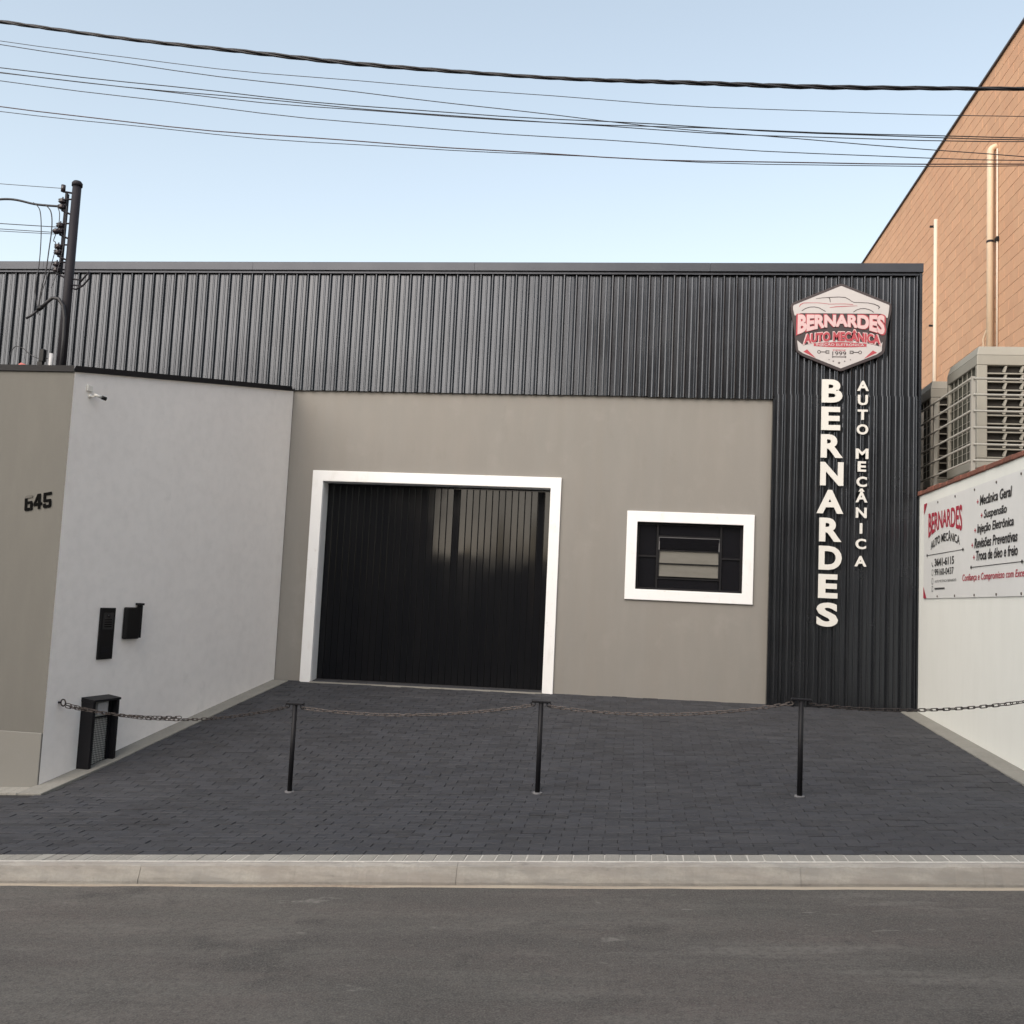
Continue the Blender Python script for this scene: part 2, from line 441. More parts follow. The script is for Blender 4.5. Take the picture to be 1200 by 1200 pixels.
while x < -5.225:
    x1 = min(x + .0945, -5.222)
    mb = MB()
    mb.hexa([FP(x,YF-.215,-.08), FP(x1-.004,YF-.215,-.08), FP(x1-.004,YF+.02,-.08), FP(x,YF+.02,-.08),
             FP(x,YF-.215,.008), FP(x1-.004,YF-.215,.008), FP(x1-.004,YF+.02,.010), FP(x,YF+.02,.010)])
    mb.build('border_paver', M['bpaver'], pave)
    x += .0945

# ------------------------------------------------------------------ workshop building
shop = thing('workshop_building', 'dark corrugated workshop with taupe front wall, garage door and small white-framed window', 'building', (-.6, 0, .52))
WY = .045        # plane of the taupe wall
def fbase(x): return .528 + .009 * x - .25
# taupe wall with openings for door and window (butted pieces merged into one mesh of a single plane)
DX0, DX1, DZ = -4.070, -1.092, 3.085
WX0, WX1, WZ0, WZ1 = .003, 1.303, 1.860, 2.702
wall = MB()
def grid_wall(mb, xs, zs, holes, y0, y1):
    idx = {}
    def vid(x, z, y):
        k = (round(x,4), round(z,4), round(y,4))
        if k not in idx:
            idx[k] = len(mb.v); mb.v.append((x, y, z))
        return idx[k]
    for x0, x1 in zip(xs, xs[1:]):
        for z0, z1 in zip(zs, zs[1:]):
            cx, cz = (x0+x1)/2, (z0+z1)/2
            if any(a < cx < b and c < cz < d for a, b, c, d in holes): continue
            mb.f.append((vid(x0,z0,y0), vid(x1,z0,y0), vid(x1,z1,y0), vid(x0,z1,y0)))
    for a, b, c, d in holes:
        mb.add([(a,y0,c),(b,y0,c),(b,y0,d),(a,y0,d),(a,y1,c),(b,y1,c),(b,y1,d),(a,y1,d)], [(0,4,7,3),(1,2,6,5),(3,7,6,2),(0,1,5,4)])
grid_wall(wall, [XL-.02, DX0, DX1, WX0, WX1, XP], [.1, WZ0, WZ1, DZ, ZC+.05], [(DX0,DX1,.0,DZ), (WX0,WX1,WZ0,WZ1)], WY, WY+.30)
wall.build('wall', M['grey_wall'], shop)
# building volume behind (roof and hidden sides)
vol = MB()
vol.add([(-14,.42,-1),(XR-.02,.42,-1),(XR-.02,.42,5.86),(-14,.42,5.86),(-14,18,-1),(XR-.02,18,-1),(XR-.02,18,5.86),(-14,18,5.86)],
        [(0,1,2,3),(1,5,6,2),(4,0,3,7),(5,4,7,6)])
vol.build('side_wall', M['clad'], shop)
rf = MB().box(-14, XR-.03, .40, 18, 5.80, 5.87).build('roof', M['roof'], shop)

# corrugated sheets
PIT = .155
PROF = [(0,0),(.036,0),(.043,-.0035),(.050,-.0045),(.057,-.0035),(.064,0),(.094,0),(.101,-.004),(.111,-.016),(.118,-.025),(.124,-.029),(.132,-.030),(.138,-.026),(.143,-.014),(.146,-.003),(.150,0)]
def corr_sheet(name, x0, n, z0, z1, y, parent, m, xmax=None, nz=7, amp=.0018):
    pts = []
    for i in range(n):
        pts += [(x0 + i*PIT + a, b) for a, b in PROF]
    pts.append((x0 + n*PIT + .012, 0))
    if xmax: pts = [p for p in pts if p[0] <= xmax]
    mb = MB(); m_ = len(pts)
    ph = random.uniform(0, 6.28)
    for k in range(nz + 1):
        z = z0 + (z1 - z0) * k / nz
        for i, (a, b) in enumerate(pts):
            dy = amp * math.sin(z*2.3 + ph + a*3.1) + amp*.6*math.sin(z*4.7 + a*7.7 + ph*2)
            mb.v.append((a, y + b + dy, z))
    for k in range(nz):
        for i in range(m_ - 1):
            q = k*m_ + i; mb.f.append((q, q+1, q+1+m_, q+m_))
    return mb.build(name, m, parent)
NS = 7
xs0 = XR - .012 - 16*NS*PIT
for i in range(16):
    x0 = xs0 + i*NS*PIT
    zb = ZC if x0 + .5 < XP - .4 or True else 0
    corr_sheet('cladding_sheet', x0, NS, ZC + random.uniform(-.004,.004), 5.90, .012 - .0012*(i % 2), shop, M['clad'], xmax=XR-.01)
# lower tower sheets
tx = XP + .02
while tx < XR - .1:
    n = min(NS, math.ceil((XR - .015 - tx) / PIT))
    corr_sheet('cladding_sheet', tx, n, .40, ZC + .06, -.004, shop, M['clad'], xmax=XR-.012)
    tx += n*PIT
MB().box(XP-.004, XP+.022, -.034, WY+.01, .38, ZC-.002).build('corner_trim', M['clad'], shop)
MB().box(XR-.022, XR+.010, -.045, .45, 3.19, 5.90).build('corner_trim', M['clad'], shop)
MB().box(XR-.020, XR-.004, -.043, .43, .35, 3.188).build('corner_trim', M['clad'], shop)
# ridge cap flashing, in lengths
x = -14.2
while x < XR + .012:
    x1 = min(x + 3.0, XR + .018)
    c = MB()
    prof = [(.46,5.872),(.46,5.985),(-.062,5.985),(-.066,5.975),(-.066,5.876),(-.052,5.872)]
    c.prism(prof, lambda a, b, d: (d, a, b), x + .0015, x1 - .0015)
    c.build('roof_cap', M['cap'], shop)
    x = x1
    if x1 >= XR + .017: break
MB().box(-14, XR+.002, -.036, -.022, 5.842, 5.8715).build('drip_edge', M['cap'], shop)

# door frame (white render band around the opening)
def frame_band(name, x0, x1, z0, z1, ix0, ix1, iz0, iz1, y0, y1, ret, m, parent, closed=True):
    mb = MB()
    o = [(x0,z0),(x0,z1),(x1,z1),(x1,z0)]; q = [(ix0,iz0 if closed else z0),(ix0,iz1),(ix1,iz1),(ix1,iz0 if closed else z0)]
    mb.v = [(a,y0,b) for a, b in o] + [(a,y0,b) for a, b in q] + [(a,y1,b) for a, b in o] + [(a,y1,b) for a, b in q]
    for k in range(4 if closed else 3):
        l = (k+1) % 4
        mb.f += [(k, k+4, l+4, l), (k, l, l+8, k+8), (k+4, k+12, l+12, l+4)]
    if not closed: mb.f += [(0,8,12,4), (3,7,15,11)]
    return bevel(mb.build(name, m, parent), .005, 2)
dfz = .38
frame_band('door_frame', -4.212, -.962, dfz, 3.220, DX0+.003, DX1-.003, 0, DZ-.003, WY-.028, WY-.0005, 0, M['trim'], shop, closed=False)
MB().box(DX0+.001, DX0+.006, WY+.001, WY+.27, .38, DZ-.006).build('door_reveal', M['trim'], shop)
MB().box(DX1-.006, DX1-.001, WY+.001, WY+.27, .38, DZ-.006).build('door_reveal', M['trim'], shop)
MB().box(DX0+.001, DX1-.001, WY+.001, WY+.27, DZ-.0055, DZ-.001).build('door_reveal', M['trim'], shop)
# door with individual slats
DY = WY + .195
door = MB().box(DX0+.006, DX1-.006, DY+.022, DY+.05, .47, DZ-.007).build('door', M['door'], shop)
ND = 35
sw = (DX1 - DX0 - .014) / ND
sv = []; nzs = 8
prof = [(0,.018),(.0015,.003),(.007,0),(sw-.008,0),(sw-.0035,.003),(sw-.002,.018)]
for i in range(ND):
    mb = MB(); ph = random.uniform(0, 6.28); tl = random.gauss(0, .0006); tw = random.gauss(0, .0004)
    z0, z1 = .505, DZ - .03
    for k in range(nzs + 1):
        z = z0 + (z1-z0)*k/nzs
        for a, b in prof:
            mb.v.append((DX0 + .007 + i*sw + a, DY + b + tl*(a/sw-.5)*2 + .0005*math.sin(z*3.3+ph) + tw*math.sin(z*1.7+ph), z))
    for k in range(nzs):
        for j in range(5):
            q = k*6 + j; mb.f.append((q, q+1, q+7, q+6))
    mb.build('slat', M['door'], door)
MB().box(DX0+.007, DX1-.007, DY-.012, DY+.02, DZ-.032, DZ-.008).build('top_rail', M['door'], door)
MB().box(DX0+.007, DX1-.007, DY-.006, DY+.02, .475, .507).build('bottom_rail', M['black'], door)
MB().hexa([(DX0+.0,WY-.06,.30),(DX1,WY-.06,.30),(DX1,DY+.02,.30),(DX0,DY+.02,.30),(DX0,WY-.06,.506),(DX1,WY-.06,.532),(DX1,DY+.02,.512),(DX0,DY+.02,.492)]).build('threshold', M['strip'], shop)

# window
frame_band('window_surround', -.124, 1.430, 1.732, 2.832, WX0+.003, WX1-.003, WZ0+.003, WZ1-.003, WY-.028, WY-.0005, 0, M['trim'], shop)
GY = WY + .075
win = MB()
def bar(mb, x0, x1, z0, z1, y0=GY-.028, y1=GY+.01): mb.box(x0, x1, y0, y1, z0, z1)
bar(win, WX0+.001, WX0+.03, WZ0+.001, WZ1-.001); bar(win, WX1-.03, WX1-.001, WZ0+.001, WZ1-.001)
bar(win, WX0+.0305, WX1-.0305, WZ0+.001, WZ0+.03); bar(win, WX0+.0305, WX1-.0305, WZ1-.03, WZ1-.001)
for cx in (.262, 1.040): bar(win, cx-.011, cx+.011, WZ0+.031, WZ1-.031, GY-.026)
for cz in (2.535, 2.012): bar(win, .2745, 1.0275, cz-.008, cz+.008, GY-.020)
bar(win, WX0+.0305, .247, 2.27, 2.290, GY-.022); bar(win, 1.055, WX1-.0305, 2.27, 2.290, GY-.022)
window = win.build('window', M['black'], shop)
for (a, b, c, d) in [(WX0+.031,.247,WZ0+.031,2.269),(WX0+.031,.247,2.291,WZ1-.031),(1.055,WX1-.031,WZ0+.031,2.269),(1.055,WX1-.031,2.291,WZ1-.031),(.277,1.025,2.548,WZ1-.031),(.277,1.025,WZ0+.031,1.999)]:
    t = random.gauss(0, .002)
    MB().hexa([(a,GY-.004+t,c),(b,GY-.004-t,c),(b,GY+.002,c),(a,GY+.002,c),(a,GY-.004+t,d),(b,GY-.004-t,d),(b,GY+.002,d),(a,GY+.002,d)]).build('pane', M['glass'], window)
lz = [2.030, 2.196, 2.362, 2.520]
for i, (za, zb) in enumerate(zip(lz, lz[1:])):
    tilt = (.010, .012, -.03)[i]
    a, b = .284, 1.018
    MB().hexa([(a,GY-.012-tilt,za+.006),(b,GY-.012-tilt,za+.006),(b,GY-.007-tilt,za+.006),(a,GY-.007-tilt,za+.006),
               (a,GY-.012+tilt,zb-.006),(b,GY-.012+tilt,zb-.006),(b,GY-.007+tilt,zb-.006),(a,GY-.007+tilt,zb-.006)]).build('louvre_pane', M['pane'] if i < 2 else M['glass'], window)  # lower two panes carry the painted reflection
    fb = MB(); fb.box(a-.006, b+.006, GY-.022, GY-.004, zb-.0055, zb+.0035); fb.box(a-.0065, a+.006, GY-.024, GY-.003, za, zb-.006); fb.box(b-.006, b+.0065, GY-.024, GY-.003, za, zb-.006)
    fb.build('louvre_frame', M['alu'] if i == 2 else M['black'], window)
MB().box(WX0, WX1, GY+.05, GY+.06, WZ0, WZ1).build('dark_backing', M['blackp'], window)

# ------------------------------------------------------------------ side building (lean-to) on the left
side = thing('side_building', 'low lean-to with white side wall and taupe street wall beside the driveway', 'building', (-7, -2, -.2))
ZF, ZB = 3.560, 4.262
mb = MB()
mb.add([(XLF,YF,-1.2),(XL,.03,-1.2),(XL,.03,ZB),(XLF,YF,ZF)], [(0,1,2,3)])
mb.build('side_wall', M['white_wall'], side)
mb = MB()
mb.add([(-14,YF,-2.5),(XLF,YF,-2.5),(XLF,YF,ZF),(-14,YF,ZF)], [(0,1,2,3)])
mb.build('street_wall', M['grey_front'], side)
mb = MB()
mb.add([(-14,YF+.02,ZF-.02),(XLF-.02,YF+.02,ZF-.02),(XL-.02,-.05,ZB-.02),(-14,-.05,ZB-.02)], [(0,1,2,3)])
mb.build('roof', M['roof'], side)
mb = MB()   # black flashing following the wall heads
e = Vector((XLF-XL, YF, 0)).normalized(); nn = Vector((-e.y, e.x, 0)); nn = nn if nn.x > 0 else -nn
def PW(s, z, off=0.0):
    p = Vector((XL,0,0)) + e*s + nn*off
    return (p.x, p.y, z)
LW = math.hypot(XLF-XL, YF)
o_, i_ = .018, -.16
mb.hexa([PW(LW+.015,ZF-.01,o_), PW(.05,ZB-.01,o_), PW(.05,ZB-.01,i_), PW(LW-.16,ZF-.01,i_), PW(LW+.015,ZF+.046,o_), PW(.05,ZB+.046,o_), PW(.05,ZB+.046,i_), PW(LW-.16,ZF+.046,i_)])
mb.build('flashing', M['black'], side)
MB().hexa([(-14,YF-.018,ZF-.01),(XLF+.0,YF-.018,ZF-.01),(XLF-.16,YF+.14,ZF-.01),(-14,YF+.14,ZF-.01),(-14,YF-.018,ZF+.047),(XLF+.0,YF-.018,ZF+.047),(XLF-.16,YF+.14,ZF+.047),(-14,YF+.14,ZF+.047)]).build('flashing', M['black'], side)
bevel(MB().box(-14, XLF-.003, YF-.014, YF-.0005, -2.0, .283).build('plinth', M['plinth'], side), .004)

# ------------------------------------------------------------------ text helper
def text_mesh(body, bold=0.0, extrude=0.0, shear=0.0, res=4):
    c = bpy.data.curves.new('text', 'FONT')
    c.body = body; c.size = 1.0; c.offset = bold; c.extrude = extrude; c.shear = shear; c.resolution_u = res
    c.fill_mode = 'BOTH' if extrude else 'FRONT'
    o = bpy.data.objects.new('text', c); COL.objects.link(o)
    bpy.context.view_layer.update()
    dg = bpy.context.evaluated_depsgraph_get()
    me = bpy.data.meshes.new_from_object(o.evaluated_get(dg))
    vs = [tuple(v.co) for v in me.vertices]; fs = [tuple(p.vertices) for p in me.polygons]
    bpy.data.objects.remove(o); bpy.data.curves.remove(c); bpy.data.meshes.remove(me)
    return vs, fs

def place_text(name, body, box, fn, m, parent, bold=0.0, depth=0.0, shear=0.0, warp=None, lift=0.0, keep_z=None):
    """box = (a0,a1,b0,b1): the text's extents in the local plane; fn(a,b,d) -> world; warp(u,v)->(u,v) on unit square"""
    vs, fs = text_mesh(body, bold, .5 if depth else 0.0, shear)
    x0 = min(v[0] for v in vs); x1 = max(v[0] for v in vs); y0 = min(v[1] for v in vs); y1 = max(v[1] for v in vs)
    out = []
    for x, y, z in vs:
        u, v = (x-x0)/(x1-x0), (y-y0)/(y1-y0)
        if warp: u, v = warp(u, v)
        out.append(fn(box[0] + (box[1]-box[0])*u, box[2] + (box[3]-box[2])*v, lift + (z+.5)*depth if depth else lift))
    return MB().add(out, fs).build(name, m, parent)

def ribbon(mb, pts, w, fn, d):
    n = len(pts); L_, R_ = [], []
    for i in range(n):
        a = Vector(pts[max(i-1,0)]); b = Vector(pts[min(i+1,n-1)])
        t = (b - a).normalized(); q = Vector((-t.y, t.x)); p = Vector(pts[i])
        ww = w[i] if isinstance(w, (list,tuple)) else w
        L_.append(p + q*ww/2); R_.append(p - q*ww/2)
    o = len(mb.v)
    for l, r in zip(L_, R_):
        mb.v.append(fn(l.x, l.y, d)); mb.v.append(fn(r.x, r.y, d))
    for i in range(n-1):
        mb.f.append((o+2*i, o+2*i+2, o+2*i+3, o+2*i+1))

# ------------------------------------------------------------------ logo shield
sx, sz = 2.395, 5.172
KX, KZ = .001440, .001520
YS = -.058
def SF(a, b, d): return (sx + (a-605)*KX, YS - d, sz - (b-450)*KZ)
logo = thing('logo_sign', 'shield-shaped workshop logo with car outline, fixed near the top of the dark cladding', 'sign', (sx, YS, sz))
def rounded(poly, r=14, n=4):
    out = []; m = len(poly)
    for i in range(m):
        p = Vector(poly[i]); a = Vector(poly[i-1]); b = Vector(poly[(i+1)%m])
        da, db = (a-p), (b-p); ra = min(r, da.length*.4); rb = min(r, db.length*.4)
        p0 = p + da.normalized()*ra; p1 = p + db.normalized()*rb
        for k in range(n+1):
            t = k/n; q = p0*(1-t)**2 + p*2*t*(1-t) + p1*t*t
            out.append((q.x, q.y))
    return out
outer = rounded([(605,82),(1018,246),(1022,300),(985,470),(968,650),(930,682),(610,812),(285,685),(240,650),(222,470),(188,300),(192,252)], 24)
MB().prism(outer, SF, -.045, .0).build('backing_board', M['sign_dark'], logo)
top_white = rounded([(605,105),(1003,262),(1000,300),(990,372),(940,334),(270,334),(222,358),(207,300),(208,270)], 10)
MB().prism(top_white, SF, .0005, .004).build('white_field', M['sign_white'], logo)
low = [(247,560),(300,602)] + [(300 + 622*t, 602 - 52*math.sin(math.pi*t)) for t in [i/14 for i in range(1,14)]] + [(922,602),(950,565),(944,640),(905,668),(612,787),(300,668),(258,642)]
MB().prism(low, SF, .0005, .004).build('white_field', M['sign_white'], logo)
# car outline
car = MB(); D = .0055
ribbon(car, [(395,214),(450,206),(520,201),(590,198),(640,202),(668,216),(690,232),(712,242),(760,243),(830,246),(880,256),(912,270),(922,280),(912,296)], [3,5,6,6,6,6,5,5,5,5,6,8,10,4], SF, D)
ribbon(car, [(505,206),(512,216),(516,242)], [8,7,5], SF, D)
ribbon(car, [(280,316),(310,296),(345,284),(385,282),(425,290),(455,306),(478,320)], 6, SF, D)
ribbon(car, [(708,322),(735,304),(765,294),(800,292),(835,300),(860,312),(876,324)], 6, SF, D)
car.build('car_outline', M['sign_dark'], logo)
car = MB()
ribbon(car, [(258,282),(270,262),(295,250),(340,248),(420,248),(500,256)], [4,8,5,4,4,3], SF, D)
ribbon(car, [(498,258),(560,256),(640,255),(705,260)], 4, SF, D)
ribbon(car, [(512,286),(560,280),(650,274),(740,270)], [3,6,5,3], SF, D)
car.build('car_outline', M['sign_red'], logo)
def wB(u, v):   # flat top, arched foot
    k = 1 - (2*u-1)**2
    return u, v*(1 - .40*k) + .40*k
def wA(u, v):
    k = 1 - (2*u-1)**2
    return u, v*.80 + .20*k*1.05
place_text('lettering', 'BERNARDES', (236,978,524,338), SF, M['sign_red'], logo, bold=.075, depth=.006, warp=wB, lift=.001)
place_text('lettering', 'BERNARDES', (248,966,514,346), SF, M['sign_pink'], logo, bold=.05, depth=.003, warp=wB, lift=.008)
place_text('lettering', 'AUTO MECÂNICA', (292,942,600,462), SF, M['sign_pink'], logo, bold=.075, depth=.005, warp=wA, lift=.003)
place_text('lettering', 'AUTO MECÂNICA', (304,930,588,472), SF, M['sign_red'], logo, bold=.045, depth=.003, warp=wA, lift=.009)
rib = [(385,584)] + [(385+435*t, 584-12*math.sin(math.pi*t)) for t in [i/8 for i in range(1,8)]] + [(820,584),(820,606)] + [(820-435*t, 606+8*math.sin(math.pi*t)) for t in [i/8 for i in range(1,8)]] + [(385,606)]
MB().prism(rib, SF, .0045, .006).build('red_ribbon', M['sign_red'], logo)
place_text('lettering', 'INJEÇÃO ELETRÔNICA', (405,800,609,578), SF, M['sign_white'], logo, bold=.01, lift=.0068)
place_text('lettering', 'DESDE', (545,650,645,632), SF, M['sign_red'], logo, bold=.01, lift=.0055)
place_text('lettering', '1999', (540,655,682,648), SF, M['sign_dark'], logo, bold=.01, lift=.0055)
for tri in ([(300,654),(330,634),(405,706)], [(906,654),(872,636),(800,706)]):
    MB().prism(tri, SF, .0042, .0055).build('red_corner', M['sign_red'], logo)
ic = MB()
for s_, cx in ((1, 430), (-1, 768)):
    ring_ = [(cx + 12*math.cos(t*.5236), 654 + 12*math.sin(t*.5236)) for t in range(13)]
    ribbon(ic, ring_, 6, SF, D)
    ribbon(ic, [(cx + s_*12, 654), (cx + s_*55, 654)], 7, SF, D)
    ribbon(ic, [(cx + s_*55, 644), (cx + s_*86, 644)], 6, SF, D); ribbon(ic, [(cx + s_*55, 664), (cx + s_*86, 664)], 6, SF, D)
    ribbon(ic, [(cx + s_*58, 642), (cx + s_*58, 666)], 7, SF, D); ribbon(ic, [(cx + s_*72, 654), (cx + s_*86, 654)], 5, SF, D)
ribbon(ic, [(540,686),(550,693),(642,693),(654,686)], 7, SF, D); ribbon(ic, [(540,700),(550,693)], 6, SF, D); ribbon(ic, [(642,693),(654,700)], 6, SF, D)
ic.build('tool_icons', M['sign_dark'], logo)
st = MB()
for cx, cyy, r in ((514,716,6),(549,729,8),(597,742,13),(643,728,8),(690,715,6)):
    pts = [(cx + (r if k % 2 == 0 else r*.42)*math.sin(k*math.pi/5), cyy - (r if k % 2 == 0 else r*.42)*math.cos(k*math.pi/5)) for k in range(10)]
    st.prism(pts, SF, .0042, .0055)
st.build('stars', M['sign_dark'], logo)

# ------------------------------------------------------------------ vertical lettering
YLT = -.043
def LF(a, b, d): return (a, YLT - d, b)
bern = thing('vertical_sign', 'large cream letters spelling BERNARDES down the dark cladding', 'sign', (2.3, YLT, 3.0))
zt = 4.521
cols = {'B': .245, 'E': .225, 'R': .262, 'N': .272, 'A': .312, 'D': .268, 'S': .250}
for i, ch in enumerate('BERNARDES'):
    w = cols[ch]; z1 = zt - i*.3402; z0 = z1 - .288
    a0 = 2.185 if ch != 'A' else 2.150
    if ch == 'S': a0 = 2.170
    place_text('letter', ch, (a0, a0 + w, z0, z1), LF, M['letter'], bern, bold=.040, depth=.022)
auto = thing('vertical_sign', 'narrow column of small cream letters spelling AUTO MECÂNICA', 'sign', (2.67, YLT, 3.4))
zs = {0:4.511,1:4.336,2:4.155,3:3.974, 5:3.676,6:3.520,7:3.334,8:3.148,9:2.958,10:2.769,11:2.582,12:2.374}
wd = {'A':.138,'U':.118,'T':.118,'O':.136,'M':.148,'E':.098,'Ç':.122,'Â':.138,'N':.126,'I':.030,'C':.122}
for i, ch in enumerate('AUTO MECÂNICA'):
    if ch == ' ': continue
    w = wd[ch]; z1 = zs[i]; h = .126
    z0 = z1 - h
    if ch == 'Ç': z0 -= .030
    if ch == 'Â': z1 += .040; z0 = 3.020
    place_text('letter', ch, (2.672 - w/2, 2.672 + w/2, z0, z1), LF, M['letter'], auto, bold=.032, depth=.018)

# ------------------------------------------------------------------ right boundary wall with coping
bw = thing('boundary_wall', 'off-white boundary wall on the right with terracotta coping', 'wall', (XR, -2, .4))
YE = -4.42
MB().box(XR, XR+.17, YE, -.047, -.4, 3.118).build('wall', M['white_right'], bw)
y = YE + .0
while y < -.06:
    y1 = min(y + .235, -.05)
    j = random.uniform(-.006, .006)
    bevel(MB().box(XR-.022+j, XR+.19+j, y+.003, y1-.003, 3.119, 3.168+random.uniform(-.006,.006)).build('coping_tile', M['coping'], bw), .006)
    y = y1

# banner on the boundary wall
XB = XR - .006
def BF(a, b, d): return (XB - d, -a, b)       # a = metres out from the facade
ban = thing('banner', 'white vinyl banner with red and black lettering on the boundary wall', 'banner', (XB, -2, 2.4))
mb = MB(); nx_, nz_ = 28, 8
for j in range(nz_+1):
    for i in range(nx_+1):
        a = .275 + 3.72*i/nx_; b = 1.893 + 1.108*j/nz_
        mb.v.append(BF(a, b, .004 + .0012*math.sin(a*5+b*3)))
for j in range(nz_):
    for i in range(nx_):
        q = j*(nx_+1)+i; mb.f.append((q, q+1, q+nx_+2, q+nx_+1))
mb.build('sheet', M['banner'], ban)
TL = .0085
place_text('print', 'BERNARDES', (.455,1.625,2.585,2.872), BF, M['print_red'], ban, bold=.022, warp=lambda u, v: (u, v*(1-.32*(1-(2*u-1)**2)) + .32*(1-(2*u-1)**2)*.92 - .04*u), lift=TL)
place_text('print', 'AUTO MECÂNICA', (.55,1.555,2.44,2.625), BF, M['print_black'], ban, bold=.02, warp=lambda u, v: (u, v*.62 + .38*(1-(2*u-1)**2)), lift=TL)
def dash_line(a0, a1, z):
    m = MB(); m.add([BF(a0,z-.0035,TL),BF(a1,z-.0035,TL),BF(a1,z+.0035,TL),BF(a0,z+.0035,TL)], [(0,1,2,3)])
    for a in (a0, a1):
        m.add([BF(a-.03,z,TL+.001),BF(a,z-.020,TL+.001),BF(a+.03,z,TL+.001),BF(a,z+.020,TL+.001)], [(0,1,2,3)])
    m.build('print', M['print_black'], ban)
dash_line(.42, 1.66, 2.387); dash_line(1.91, 3.21, 2.193)
place_text('print', '3641-6115', (.70,1.375,2.251,2.338), BF, M['print_black'], ban, bold=.03, lift=TL)
place_text('print', '99160-0437', (.70,1.362,2.146,2.222), BF, M['print_black'], ban, bold=.01, lift=TL)
place_text('print', 'AUTO MECÂNICA BERNARDES', (.71,1.45,2.068,2.102), BF, M['print_black'], ban, lift=TL)
m = MB()
for i in range(9): m.add([BF(.71+i*.04,1.990,TL),BF(.742+i*.04,1.990,TL),BF(.742+i*.04,2.010,TL),BF(.71+i*.04,2.010,TL)], [(0,1,2,3)])
m.build('print', M['print_black'], ban)
m = MB()     # small contact icons
ribbon(m, [(.60,2.30),(.605,2.27),(.625,2.255),(.65,2.25)], .016, BF, TL)
for zc, hh in ((2.185,.03),(2.085,.03),(2.0,.025)):
    ribbon(m, [(.60,zc-hh),(.65,zc-hh),(.65,zc+hh),(.60,zc+hh),(.60,zc-hh)], .008, BF, TL)
m.build('print', M['print_black'], ban)
for txt, a0, a1, z0, z1, zp in (('Mecânica Geral',2.150,2.975,2.790,2.890,2.835), ('Suspensão',2.262,2.855,2.630,2.738,2.690), ('Injeção Eletrônica',2.078,3.020,2.497,2.612,2.556), ('Revisões Preventivas',1.997,3.105,2.376,2.476,2.412), ('Troca de óleo e freio',2.045,3.110,2.252,2.352,2.290)):
    place_text('print', txt, (a0,a1,z0,z1), BF, M['print_black'], ban, bold=.026, shear=.15, lift=TL)
    place_text('print', '+', (a0-.085,a0-.035,zp-.022,zp+.022), BF, M['print_red'], ban, bold=.03, lift=TL)
place_text('print', 'Confiança e Compromisso com Excelência', (1.645,3.50,2.040,2.130), BF, M['print_red'], ban, bold=.012, shear=.18, lift=TL)
for tri in ([(.278,2.998),(.40,2.998),(.278,2.87)], [(.278,1.896),(.40,1.896),(.278,2.03)]):
    m = MB(); m.add([BF(a,b,TL) for a, b in tri], [(0,1,2)]); m.build('print', M['print_red'], ban)
for i in range(6):
    a = .80 + i*.597
    for z in (2.967, 1.915):
        c = [(a + .013*math.cos(k*.7854), z + .013*math.sin(k*.7854)) for k in range(8)]
        MB().prism(c, BF, .005, .010).build('grommet', M['chain_dry'], ban)

# ------------------------------------------------------------------ neighbour on the right: annex, brick building
ax = thing('neighbour_annex', 'low concrete annex behind the boundary wall carrying the coolers', 'building', (4.5, 0, .5))
MB().box(XR+.20, 5.53, -3.8, 9.0, -.5, 2.95).build('body', M['white_right'], ax)
MB().box(XR+.195, 5.535, -3.85, 9.0, 2.951, 3.105).build('roof_slab', M['conc'], ax)

BXW = 5.6
brk = thing('brick_building', 'tall orange brick building rising behind the white wall on the right', 'building', (9, 8, .5))
core = MB(); core.box(BXW+.0048, 18, -3.0, 26, -.5, 10.80); core.build('wall', M['brickjoint'], brk)
MB().box(BXW-.035, 18.05, -3.05, 26.05, 10.801, 10.835).build('roof_edge', M['edge'], brk)
BL, BH = .395, .197
bcand = []
r_ = 0; z = 10.80 - BH/2
while z > 3.2:
    y = -2.9 + (BL/2 if r_ % 2 else 0)
    while y < 20:
        bcand.append((y, z)); y += BL
    z -= BH; r_ += 1
def bvis(p):
    d = Vector((BXW, p[0], p[1])) - CAM; w = d.dot(fwd)
    u = 600 + F_PX*d.dot(cam_x)/w; v = 600 - F_PX*d.dot(cam_y)/w
    if not (v > -20 and u < 1215): return False
    if u < 1082 and v > 305: return False
    return v < 440 - (u-1090)*.25
bnear = set(sorted([p for p in bcand if bvis(p)], key=lambda p: (Vector((BXW,p[0],p[1]))-CAM).length)[:300])
h_, a_, b_, c_ = .012, (BL-.009)/2, (BH-.009)/2, .003
bkv = [(0.006,-a_,-b_),(0.006,a_,-b_),(0.006,a_,b_),(0.006,-a_,b_),(0,-a_+c_,-b_+c_),(0,a_-c_,-b_+c_),(0,a_-c_,b_-c_),(0,-a_+c_,b_-c_)]
bkf = [(4,7,6,5)] + [(i, i+4, (i+1)%4+4, (i+1)%4) for i in range(4)]
bkm = bpy.data.meshes.new('brick'); bkm.from_pydata(bkv, [], bkf); bkm.materials.append(M['brick'])
bfld = MB()
for p in bcand:
    dx = random.uniform(-.0012, .0012)
    if p in bnear:
        o = bpy.data.objects.new('brick', bkm); COL.objects.link(o); o.parent = brk
        o.matrix_parent_inverse = Matrix.Translation(-brk.location); o.location = (BXW+dx, p[0], p[1])
    else:
        bfld.add([(BXW+dx+x, p[0]+y, p[1]+z) for x, y, z in bkv], bkf)
bo = bfld.build('brick_field', M['brick'], brk); bo['kind'] = 'stuff'
